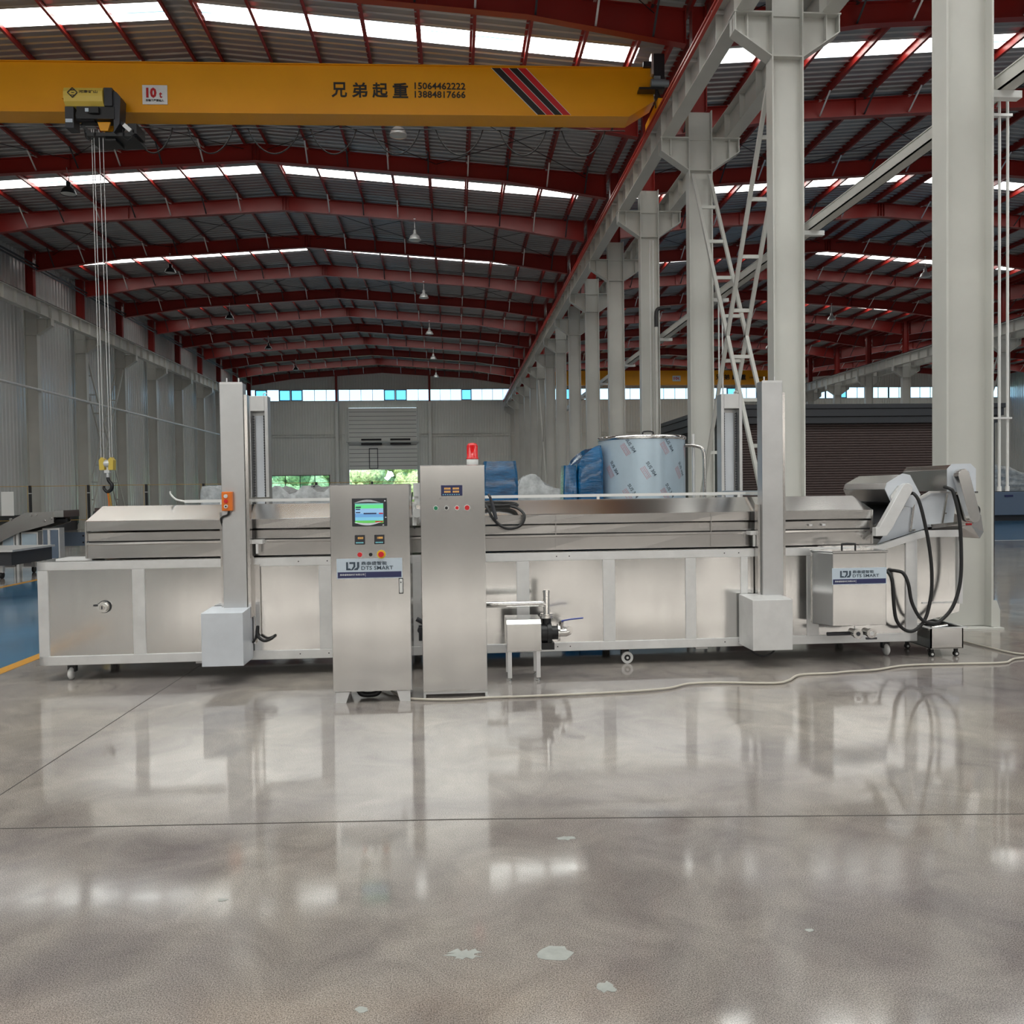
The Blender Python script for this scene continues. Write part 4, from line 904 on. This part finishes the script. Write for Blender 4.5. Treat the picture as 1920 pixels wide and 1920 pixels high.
# first drive hood
P1 = [(4.15, 1.627), (4.17, 1.686), (4.325, 1.772), (4.396, 1.757), (4.50, 1.57), (4.42, 1.45), (4.21, 1.50)]
HD = .84
m = MB(); m.prism([(4.15, 1.627), (4.17, 1.686), (4.325, 1.768), (4.392, 1.753), (4.44, 1.66), (4.40, 1.45), (4.21, 1.50)], .0, HD); obj('drive_hood', m, 'steel_hood', mc, bevel=.003)
m = MB(); m.prism([(a+(a-4.32)*.02, b+(b-1.6)*.03) for a, b in P1], -.012, -.002); obj('drive_end_plate', m, 'filmw', mc)
def stadium(ax, az, bx, bz_, r, n=10):
    d = Vector((bx-ax, bz_-az)).normalized(); nrm = Vector((-d.y, d.x)); a0 = math.atan2(nrm.y, nrm.x)
    return [(ax+r*math.cos(a0+PI*k/n), az+r*math.sin(a0+PI*k/n)) for k in range(n+1)]+[(bx+r*math.cos(a0+PI+PI*k/n), bz_+r*math.sin(a0+PI+PI*k/n)) for k in range(n+1)]
pts = stadium(4.322, 1.628, 4.12, 1.28, .054)[:11]
if pts[0][0] < pts[-1][0]: pts = pts[::-1]
pts = pts+[(4.049, 1.275), (4.043, 1.264), (4.006, 1.262), (4.006, 1.18), (4.115, 1.181), (4.17, 1.255)]
m = MB(); m.prism(pts, -.10, -.03); obj('belt_guard', m, 'satin', mc, bevel=.004)  # the guard's lighter shading is put into a paler steel
m = MB(); m.prism([(4.19, 1.56), (4.27, 1.66), (4.32, 1.66), (4.22, 1.48)], -.03, -.012); obj('guard_back', m, 'steel_cab', mc)
# second drive hood
P2 = [(4.776, 1.595), (4.776, 1.817), (4.826, 1.864), (5.012, 1.865), (5.065, 1.814), (5.066, 1.591)]
m = MB(); m.prism([(4.79, 1.60), (4.79, 1.81), (4.83, 1.856), (5.005, 1.856), (5.05, 1.81), (5.05, 1.60)], .0, HD-.04); obj('drive_hood', m, 'steel_hood', mc, bevel=.003)
m = MB(); m.prism(P2, -.012, -.002); obj('drive_end_plate', m, 'filmw', mc)
m = MB(); m.prism(stadium(4.862, 1.755, 4.972, 1.352, .057), -.14, -.05); obj('belt_guard', m, 'steel_cab', mc, bevel=.004)
m = MB(); m.prism([(4.836, 1.76), (4.91, 1.80), (4.99, 1.35), (4.95, 1.33)], -.05, -.012); obj('guard_back', m, 'steel', mc)
for ea, eb in ((-.03, -.005), (1.03, 1.06)): obj('drive_bracket', MB().prism([(4.835, 1.59), (4.92, 1.59), (5.02, 1.27), (4.90, 1.262)], ea, eb), 'steel_hood', mc)
m = MB(); m.cyl((4.85, -.035, 1.38), .007, .01, 'y', 8); m.cyl((4.935, -.035, 1.38), .007, .01, 'y', 8); m.box(5.04, 5.075, -.03, -.012, 1.578, 1.595); m.box(4.86, 4.93, -.045, -.03, 1.565, 1.59); obj('bracket_bolts', m, 'bright', mc)
m = MB(); m.add([(4.905, -.005, 1.255), (5.013, -.02, 1.264), (5.113, .0, 1.134), (4.915, .03, 1.148), (5.125, 0, 1.364), (5.166, .02, 1.196), (4.905, 1.06, 1.255), (5.013, 1.06, 1.264), (5.113, 1.04, 1.134), (4.915, 1.04, 1.148), (5.125, 1.06, 1.364), (5.166, 1.04, 1.196)],
    [(0, 3, 2, 1), (1, 2, 5, 4), (6, 7, 8, 9), (7, 10, 11, 8), (4, 5, 11, 10), (5, 2, 8, 11), (1, 4, 10, 7), (3, 9, 8, 2), (0, 1, 7, 6), (0, 6, 9, 3)]); obj('discharge_chute', m, 'steel_hood', mc)
obj('warning_label', MB().box(4.95, 5.01, -.035, -.03, 1.268, 1.286), 'text_red', mc)
obj('rear_cable', MB().tube(smooth_path([(5.06, .03, 1.45), (5.10, .03, 1.45), (5.125, .03, 1.42), (5.12, .03, 1.36)], 5), .012, 8), 'rubber', mc)
# hoses on the outfeed end
obj('power_hose', MB().tube(smooth_path([(4.385, -.03, 1.585), (4.39, -.10, 1.575), (4.427, -.13, 1.482), (4.496, -.13, 1.201), (4.535, -.13, .95), (4.545, -.13, .75), (4.533, -.13, .588), (4.479, -.13, .384), (4.372, -.13, .274), (4.266, -.13, .287), (4.187, -.13, .391), (4.161, -.13, .596), (4.156, -.12, .749), (4.14, -.08, .83), (4.11, .01, .86)], 6), .0165, 10), 'rubber', mc)
obj('power_hose', MB().tube(smooth_path([(4.735, -.03, 1.64), (4.742, -.11, 1.62), (4.762, -.13, 1.579), (4.805, -.15, 1.349), (4.825, -.15, 1.042), (4.816, -.15, .735), (4.746, -.15, .506), (4.639, -.15, .38), (4.548, -.15, .341), (4.426, -.15, .385), (4.346, -.13, .541), (4.31, -.13, .72), (4.278, -.10, .82), (4.235, -.05, .84), (4.2, .01, .84)], 6), .0165, 10), 'rubber', mc)
# dosing tank with sign
m = MB(); x0, x1, z0, z1 = 3.462, 3.972, .372, 1.045; e0 = -.35
m.prism([(x0, e0), (x1, e0), (x1, 0), (x0-.02, 0), (x0-.11, -.12), (x0-.11, -.16)], z0, z1, 'z')
dt = obj('dosing_tank', m, 'steel_cab', mc, bevel=.006)
m = MB(); m.prism([(x0-.01, e0-.012), (x1+.012, e0-.012), (x1+.012, 0), (x0-.02, 0), (x0-.11, -.10), (x0-.13, -.17)], z1, z1+.022, 'z'); ld = obj('tank_lid', m, 'steel', dt, bevel=.004)
obj('lid_handle', MB().tube(smooth_path([(3.62, -.2, 1.06), (3.62, -.2, 1.105), (3.63, -.2, 1.12), (3.74, -.2, 1.12), (3.75, -.2, 1.105), (3.75, -.2, 1.06)], 3), .009, 8), 'black', ld)
def sign(parent, x0, x1, z0, z1, y):
    w, h = x1-x0, z1-z0
    def bx(n, a, b2, c, d_, dy, mm, p): return obj(n, MB().box(x0+a*w, x0+b2*w, y-dy, y-dy+.0015, z0+c*h, z0+d_*h), mm, p)
    s = bx('name_sign', 0, 1, 0, 1, .002, 'sign_white', parent); s['label'] = 'blue and white name sign'
    bx('sign_band', .015, .985, .04, .33, .003, 'navy', s)
    # emblem: three slanted strokes
    e = MB(); X = lambda a: x0+a*w; Z = lambda c: z0+c*h
    for poly in ([(.145, .43), (.145, .83), (.175, .83), (.175, .52), (.205, .52), (.225, .43)],
                 [(.195, .83), (.285, .83), (.285, .60), (.245, .43), (.215, .43), (.255, .62), (.255, .74), (.195, .74)],
                 [(.31, .83), (.345, .83), (.345, .58), (.32, .43), (.262, .43), (.275, .50), (.31, .56)]):
        e.prism([(X(a), Z(c)) for a, c in poly], y-.004, y-.003)
    obj('sign_emblem', e, 'logo', s)
    text('sign_lettering', '鼎泰盛智能', X(.375), X(.765), Z(.665), Z(.85), y-.004, 'logo', s, bold=.012, th=.001)
    text('sign_lettering', 'DTS SMART', X(.375), X(.86), Z(.43), Z(.615), y-.004, 'logo', s, bold=.012, th=.001)
    text('sign_lettering', '鼎泰盛智能科技有限公司', X(.05), X(.42), Z(.15), Z(.25), y-.0045, 'text_white', s, bold=.01, th=.001)
    bx('sign_rule', .435, .438, .1, .28, .0045, 'text_white', s)
    return s
sign(dt, 3.452, 3.972, .755, .908, e0)
for u, mm in ((3.69, 'bright'), (3.82, 'bright')):
    m = MB(); m.cyl((u, -.36, .30), .036, .12, 'y', 18); m.cyl((u, -.37, .30), .046, .03, 'y', 18); v_ = obj('tank_valve', m, mm, dt)
    obj('valve_bore', MB().cyl((u, -.374, .30), .02, .005, 'y', 14), 'dark' if u < 3.75 else 'satin', v_)
    if u < 3.75: obj('valve_lever', MB().tube([(3.68, -.32, .335), (3.68, -.32, .37), (3.55, -.34, .375)], .006, 6), 'satin', v_)
    else: obj('valve_clamp', MB().box(u-.05, u+.05, -.37, -.35, .245, .262), 'dark', v_)
obj('tank_pipe', MB().tube([(3.45, -.25, .285), (3.9, -.25, .285)], .018, 8), 'dark', mc)
# casters
def caster(u, e, swing, lab):
    c = obj('caster', MB().box(u-.045, u+.045, e-.045, e+.045, .135, .145).box(u-.035, u+.035, e-.02, e+.03, .07, .14).cyl((u, e, .12), .03, .02, 'z', 12), 'black', mc)
    if swing: w_ = MB().cyl((u+.015, e-.02-.028, .056), .056, .03, 'y', 24); obj('wheel', w_, 'nylon', c); obj('wheel_hub', MB().cyl((u+.015, e-.052, .056), .03, .005, 'y', 16), 'black', c); obj('axle_cap', MB().cyl((u+.015, e-.058, .056), .012, .008, 'y', 10), 'nylon', c)
    else: obj('wheel', MB().lathe((u-.02, e-.02, .056), [(.0, 0), (.04, .0), (.056, .012), (.056, .028), (.04, .04), (0, .04)], 20, 'x'), 'nylon', c)
for u, e, s in ((-3.49, .1, False), (1.61, .1, True), (4.205, .1, False), (-1.0, .1, False), (-3.49, 1.05, False), (-.4, 1.05, False), (1.61, 1.05, False), (4.2, 1.05, False)): caster(u, e, s, '')
for u in (-2.35, 2.38): obj('drain_outlet', MB().box(u-.06, u+.06, .15, .28, .1, .145).box(u-.04, u+.04, .14, .15, .11, .135), 'satin', mc)

# ------------------------------------------------------------------ control cabinet with touch screen
c1 = thing('control_cabinet', 'stainless control cabinet with touch screen and name sign in front of the machine', 'cabinet', (-.66, 6.54, 0))
Y1 = 6.535
m = MB(); m.box(-.974, -.354, Y1+.02, Y1+.36, .085, 1.725); obj('body', m, 'steel_cab', c1, bevel=.004)
dr = obj('door', MB().box(-.972, -.357, Y1, Y1+.018, .09, 1.72), 'steel_cab', c1, bevel=.003)
for x0, x1, x2, x3 in ((-.955, -.845, -.955, -.875), (-.475, -.37, -.452, -.37)):
    for yy in (Y1+.01, Y1+.3): obj('foot', MB().prism([(x0, .085), (x1, .085), (x3, 0), (x2, 0)], yy, yy+.02), 'satin', c1)
hm = obj('touch_screen', MB().box(-.80, -.528, Y1-.012, Y1, 1.395, 1.615), 'dark', dr, 'touch screen in dark bezel', bevel=.003)
obj('display', MB().box(-.776, -.556, Y1-.0135, Y1-.012, 1.42, 1.575), 'screen', hm)
m = MB(); R = random.Random(9)
arc = lambda s, z, h: [(-.78+.20*t, z+s*h*math.sin(PI*t)) for t in [i/12 for i in range(13)]]
for s, zc in ((1, 1.578), (-1, 1.428)):
    top = [(-.785+.21*i/12, zc+s*.026*math.sin(PI*i/12)) for i in range(13)]; bot = [(-.785+.21*i/12, zc+s*.008*math.sin(PI*i/12)) for i in range(13)]
    v = [(a, Y1-.016-.003*(i % 2), z) for i, (a, z) in enumerate(top)]+[(a, Y1-.015, z) for a, z in bot]
    m.add(v, [(i, i+1, 14+i, 13+i) for i in range(12)])
for (a, z) in ((-.545, 1.60), (-.54, 1.47), (-.56, 1.41)): m.add([(a, Y1-.016, z), (a+.012, Y1-.018, z-.008), (a-.005, Y1-.016, z-.012)], [(0, 1, 2)])
obj('loose_film', m, 'filmw', hm, 'crinkled clear film on the screen')
mk = MB(); mk.box(-.77, -.73, Y1-.0142, Y1-.0135, 1.54, 1.55)
for z in (1.525, 1.50): mk.box(-.77, -.735, Y1-.0142, Y1-.0135, z, z+.008)
mk.box(-.71, -.61, Y1-.0142, Y1-.0135, 1.49, 1.50)
obj('screen_icons', mk, 'navy', hm)
obj('screen_alarm', MB().box(-.62, -.56, Y1-.0142, Y1-.0135, 1.425, 1.435).box(-.59, -.558, Y1-.0142, Y1-.0135, 1.49, 1.50), 'red_btn', hm)
for x in (-.782, -.63):
    g_ = obj('temperature_gauge', MB().box(x, x+.078, Y1-.012, Y1, 1.253, 1.327), 'dark', dr, bevel=.003)
    text('digits', '0000' if x < -.7 else '1888', x+.024, x+.066, 1.295, 1.312, Y1-.0135, 'amber', g_, th=.001)
    m = MB()
    for q in range(5): m.box(x+.01+q*.012, x+.018+q*.012, Y1-.0135, Y1-.012, 1.262, 1.272)
    obj('gauge_keys', m, 'led_cyan', g_)
m = MB(); m.cyl((-.745, Y1-.014, 1.173), .018, .014, 'y', 18); obj('indicator_button', m, 'red_btn', dr, 'red indicator button')
m = MB(); m.cyl((-.661, Y1-.012, 1.172), .014, .012, 'y', 16); m.box(-.664, -.658, Y1-.02, Y1-.012, 1.162, 1.184); obj('selector_switch', m, 'black', dr)
es = obj('emergency_stop', MB().cyl((-.578, Y1-.008, 1.173), .034, .008, 'y', 24), 'yellow_btn', dr, 'yellow ring of the emergency stop')
obj('mushroom_button', MB().cyl((-.578, Y1-.035, 1.173), .022, .03, 'y', 20), 'red_btn', es)
sign(dr, -.928, -.416, .984, 1.142, Y1)
obj('handle_outline', MB().box(-.446, -.410, Y1-.002, Y1, .858, .982), 'dark', dr, bevel=.001)  # dark backing added as an outline round the handle
ha = obj('door_handle', MB().box(-.441, -.415, Y1-.014, Y1-.002, .865, .975), 'white', dr, bevel=.008)
obj('key_slot', MB().box(-.432, -.424, Y1-.016, Y1-.014, .945, .955), 'dark', ha)
m = MB(); m.tube(smooth_path([(-.80, Y1+.15, .085), (-.77, Y1+.16, .035), (-.70, Y1+.16, .025), (-.64, Y1+.16, .04), (-.62, Y1+.16, .085)], 4), .022, 8); obj('bottom_hose', m, 'rubber', c1)
# ------------------------------------------------------------------ tall cabinet with beacon
Y2 = 6.62
c2_ = thing('control_cabinet', 'taller stainless cabinet with indicator lights and red beacon on top', 'cabinet', (-.01, 6.62, 0))
m = MB(); m.box(-.272, .247, Y2+.01, Y2+.40, .045, 1.872); obj('body', m, 'steel_cab', c2_, bevel=.005)
fp = obj('front_panel', MB().box(-.270, .246, Y2, Y2+.01, .05, 1.868), 'steel_cab', c2_, bevel=.003)
m = MB(); m.box(-.268, .244, Y2+.01, Y2+.03, .028, .05); m.box(-.268, .244, Y2+.36, Y2+.38, .028, .05)
for x in (-.268, .228): m.box(x, x+.018, Y2+.005, Y2+.39, .0, .03)
obj('plinth', m, 'nylon', c2_)
pd = obj('meter_panel', MB().box(-.103, .067, Y2-.012, Y2, 1.625, 1.71), 'navy', fp, bevel=.002)
for i, (x, z) in enumerate(((-.078, 1.675), (-.01, 1.675), (-.078, 1.65), (-.01, 1.65))): text('digits', '8888', x, x+.05, z, z+.016, Y2-.0135, 'amber', pd, th=.001)
m = MB()
for q in range(8): m.box(-.09+q*.018, -.082+q*.018, Y2-.0135, Y2-.012, 1.632, 1.638)
obj('meter_keys', m, 'led_cyan', pd)
for x, mm, r in ((-.147, 'green_btn', .017), (-.062, 'black', .014), (.022, 'red_btn', .015), (.103, 'red_btn', .021)):
    bb = obj('button_ring', MB().cyl((x, Y2-.006, 1.528), r+.004, .006, 'y', 20), 'satin', fp); obj('button', MB().cyl((x, Y2-.014, 1.528), r-.002, .012, 'y', 18), mm, bb)
m = MB()
for x, z in ((-.175, 1.455), (-.175, 1.33), (-.165, 1.19), (.13, 1.33), (.13, 1.2), (-.11, 1.605), (-.06, 1.6), (.08, 1.61), (.08, 1.72), (.225, 1.84)): m.cyl((x, Y2-.003, z), .006, .003, 'y', 8)
obj('rivets', m, 'bright', fp)
bc = thing('warning_beacon', 'red warning beacon on a white base standing on the taller cabinet', 'beacon', (.155, Y2+.16, 1.872))
m = MB(); m.lathe((.155, Y2+.16, 1.873), [(0, 0), (.048, 0), (.048, .048), (.044, .052), (0, .052)], 24); obj('base', m, 'white', bc)
m = MB(); pf = [(.05, .05), (.05, .062)]
m.lathe((.155, Y2+.16, 1.873), [(.051, .05), (.051, .06), (.045, .064), (.044, .16), (.036, .176), (.02, .182), (0, .183)], 28); obj('dome', m, 'beacon', bc)
m = MB()
for k in range(14):
    a = 2*PI*k/14; m.box(.155+.0445*math.cos(a)-.001, .155+.0445*math.cos(a)+.001, Y2+.16+.0445*math.sin(a)-.001, Y2+.16+.0445*math.sin(a)+.001, 1.935, 2.035)
obj('dome_ribs', m, 'red_btn', bc)

# ------------------------------------------------------------------ pump set
pu = thing('circulation_pump', 'black pump under a small steel motor box on legs with pipe and valve', 'pump', (.6, 7.12, 0))
m = MB(); m.prism([(7.10, .262), (7.10, .50), (7.14, .535), (7.42, .535), (7.42, .262)], .437, .74, 'x'); obj('motor_box', m, 'steel', pu, bevel=.004)
for x in (.462, .712):
    for y in (7.13, 7.38):
        l = obj('leg', MB().box(x-.018, x+.018, y-.018, y+.018, .03, .262), 'satin', pu); obj('levelling_foot', MB().cyl((x, y, 0), .022, .008, 'z', 12).cyl((x, y, .008), .008, .03, 'z', 8), 'bright', l)
px, py = .815, 7.22
m = MB(); m.cyl((.74, py, .40), .085, .10, 'x', 24); m.cyl((.80, py, .40), .10, .035, 'x', 24); m.cyl((.835, py, .40), .06, .06, 'x', 18); m.cyl((.80, py, .47), .04, .07, 'z', 16); m.box(.75, .86, py-.06, py+.06, .26, .32); obj('volute', m, 'black', pu)
m = MB(); m.cyl((.80, py, .535), .06, .02, 'z', 20); m.cyl((.80, py, .56), .055, .012, 'z', 20); m.cyl((.895, py, .40), .075, .018, 'x', 20); obj('flange', m, 'bright', pu)
m = MB(); m.tube([(.80, py, .57), (.80, py, .78)], .028, 14); m.tube(smooth_path([(.80, py, .64), (.78, py, .655), (.74, py, .66), (.66, py, .66), (.55, py, .66)], 4)+[(.1, py, .66), (-.25, py+.3, .66), (-.30, 7.64, .66)], .027, 14); m.cyl((.80, py, .76), .034, .012, 'z', 16); m.cyl((.80, py, .70), .033, .01, 'z', 16)
obj('delivery_pipe', m, 'bright', pu)
m = MB(); m.tube([(.90, py, .40), (.97, py, .40), (1.01, py, .41)], [.035, .038, .03], 14); m.tube([(.93, py, .43), (.93, py-.02, .50)], .02, 10); m.cyl((1.0, py-.03, .42), .03, .06, 'y', 12); iv = obj('inlet_valve', m, 'bright', pu)
obj('valve_lever', MB().tube([(.93, py-.02, .505), (1.0, py-.04, .52), (1.12, py-.04, .53)], .007, 6), 'lever_blue', iv, 'blue valve lever')
m = MB(); m.tube([(1.0, py, .41), (1.02, 7.45, .36), (1.02, 7.62, .34)], .026, 12); obj('suction_pipe', m, 'bright', pu)

# ------------------------------------------------------------------ hose coil on the hood
hc = thing('spray_hose', 'coiled black rubber hose with spray gun lying on the hood', 'hose', (.45, 7.75, 1.46))
import math as _m
pts = []
for i in range(70):
    a = i/70*2*PI*2.6; r = .15+.01*math.sin(i*.3); pts.append((.42+r*1.15*math.cos(a), 7.84+r*.75*math.sin(a), 1.505+.012*(i/70)*3+(.10*(r*.75*math.sin(a)+.05))))
pts += smooth_path([(pts[-1][0], pts[-1][1]-.0, pts[-1][2]), (.30, 7.70, 1.52), (.36, 7.63, 1.40), (.47, 7.60, 1.315), (.60, 7.60, 1.33), (.65, 7.62, 1.42), (.60, 7.69, 1.49), (.5, 7.76, 1.52)], 6)
obj('hose', MB().tube(pts, .013, 8), 'rubber', hc)
m = MB(); m.tube([(.335, 7.64, 1.60), (.345, 7.64, 1.56), (.37, 7.62, 1.46), (.385, 7.60, 1.40)], [.012, .016, .02, .016], 10); m.tube([(.335, 7.64, 1.60), (.32, 7.66, 1.63)], .012, 8); obj('spray_gun', m, 'dark', hc)

# ------------------------------------------------------------------ small trolley at the right end
pt = thing('collection_trolley', 'small stainless tray trolley on tiny casters under the outfeed end', 'trolley', (4.72, 7.75, 0))
x0, x1, y0, y1 = 4.56, 4.885, 7.60, 8.12
m = MB(); T = .012
for q in ((x0, x1, y0, y0+T), (x0, x1, y1-T, y1), (x0, x0+T, y0, y1), (x1-T, x1, y0, y1)): m.box(q[0], q[1], q[2], q[3], .085, .285)
m.box(x0, x1, y0, y1, .08, .09); obj('tray', m, 'steel', pt)
m = MB(); m.prism([(x0, y0), (x0-.04, y0-.03), (x0-.04, y1+.03), (x0, y1)], .283, .292, 'z'); m.prism([(x1, y0), (x1+.03, y0-.03), (x1+.03, y1+.03), (x1, y1)], .283, .292, 'z'); m.prism([(x0, y0), (x1, y0), (x1+.03, y0-.03), (x0-.04, y0-.03)], .283, .292, 'z'); m.prism([(x0, y1), (x1, y1), (x1+.03, y1+.03), (x0-.04, y1+.03)], .283, .292, 'z'); obj('rim', m, 'satin', pt)
for x in (x0+.03, x1-.05):
    for y in (y0+.04, y1-.05):
        c = obj('caster', MB().box(x-.015, x+.015, y-.012, y+.012, .04, .08), 'black', pt); obj('wheel', MB().cyl((x, y-.015, .025), .025, .03, 'y', 14), 'rubber', c); obj('wheel_hub', MB().cyl((x, y-.02, .025), .012, .005, 'y', 10), 'nylon', c)
t = thing('pipe_fittings', 'shiny loose pipe fittings lying inside the small tray trolley', 'pipe fittings', (4.7, 7.8, .22))
m = MB(); m.tube([(4.60, 7.66, .27), (4.78, 7.7, .285)], .02, 10); obj('short_pipe', m, 'bright', t)
m = MB(); m.tube(smooth_path([(4.62, 7.9, .27), (4.70, 7.85, .29), (4.74, 7.75, .28)], 4), .024, 10); obj('elbow', m, 'bright', t)
m = MB(); m.box(4.60, 4.86, 7.64, 8.05, .235, .25); obj('perforated_tray', m, 'dark', t)

# ------------------------------------------------------------------ cables on the floor
cp_ = [(-.66, 6.95, .012), (-.56, 6.86, .03), (-.50, 6.75, .012), (-.371, 6.575, .012), (-.03, 6.50, .012), (.246, 6.53, .012), (.609, 6.534, .012), (1.1, 6.56, .012), (1.49, 6.60, .012), (1.75, 6.66, .012), (1.943, 6.785, .012), (2.219, 6.80, .012), (2.652, 6.72, .012), (2.82, 6.80, .012), (3.0, 6.99, .012), (3.3, 7.02, .012), (3.469, 7.06, .012), (3.75, 7.10, .012), (4.114, 7.241, .012), (4.6, 7.24, .012), (5.03, 7.235, .012), (5.2, 7.35, .012), (5.36, 7.42, .012), (6.2, 7.6, .012)]
tag(obj('power_cable', MB().tube(smooth_path(cp_, 6), .0105, 8), 'cable'), 'long cream power cable winding over the floor in front of the machine', 'cable')
cq = [(4.95, 8.75, .012), (5.25, 8.62, .012), (5.36, 8.0, .012), (5.40, 7.72, .012), (5.50, 7.57, .012), (5.9, 7.50, .012), (6.4, 7.5, .012)]
tag(obj('power_cable', MB().tube(smooth_path(cq, 6), .010, 8), 'cable'), 'second cable curving over the floor right of the tray trolley', 'cable')

# ------------------------------------------------------------------ outside, seen through the end wall openings
gr = MB(); gr.box(-90, 130, YF+.02, 190, -.3, -.05); struct('floor_2', gr, 'grass')
R = random.Random(12)
def tree(x, y, h, r, i, back=False):
    t = thing('tree', ('taller tree of the back row outside the far end wall, %s from the left' if back else 'sunlit green tree outside the far end wall, %s from the left') % ORD[i % 7], 'tree', (x, y, 0), 0, 'trees outside the far wall')
    obj('trunk', MB().cyl((x, y, -.1), .2, h*.5, 'z', 8), 'trunk', t)
    mb = MB()
    for q in range(9):
        cx, cy, cz = x+R.uniform(-.6, .6)*r, y+R.uniform(-.5, .5)*r, h*.25+R.uniform(0, .7)*h; rr = r*R.uniform(.45, .75); n, mm = 12, 8; v = []
        for j in range(mm+1):
            for k in range(n):
                ph = PI*j/mm; th = 2*PI*k/n; d = rr*R.uniform(.82, 1.12); v.append((cx+d*math.sin(ph)*math.cos(th), cy+d*math.sin(ph)*math.sin(th), max(.05, cz+d*math.cos(ph))))
        mb.add(v, [(j*n+k, j*n+(k+1) % n, (j+1)*n+(k+1) % n, (j+1)*n+k) for j in range(mm) for k in range(n)], True)
    obj('foliage', mb, 'leaf', t)
for i in range(7): tree(-27+i*4.4, 92+(i % 2)*2.5, R.uniform(4.0, 5.5), 2.0, i)
for i in range(7): tree(-30.5+i*4.9, 101+(i % 2)*1.5, R.uniform(6.5, 8), 2.6, i+7, True)
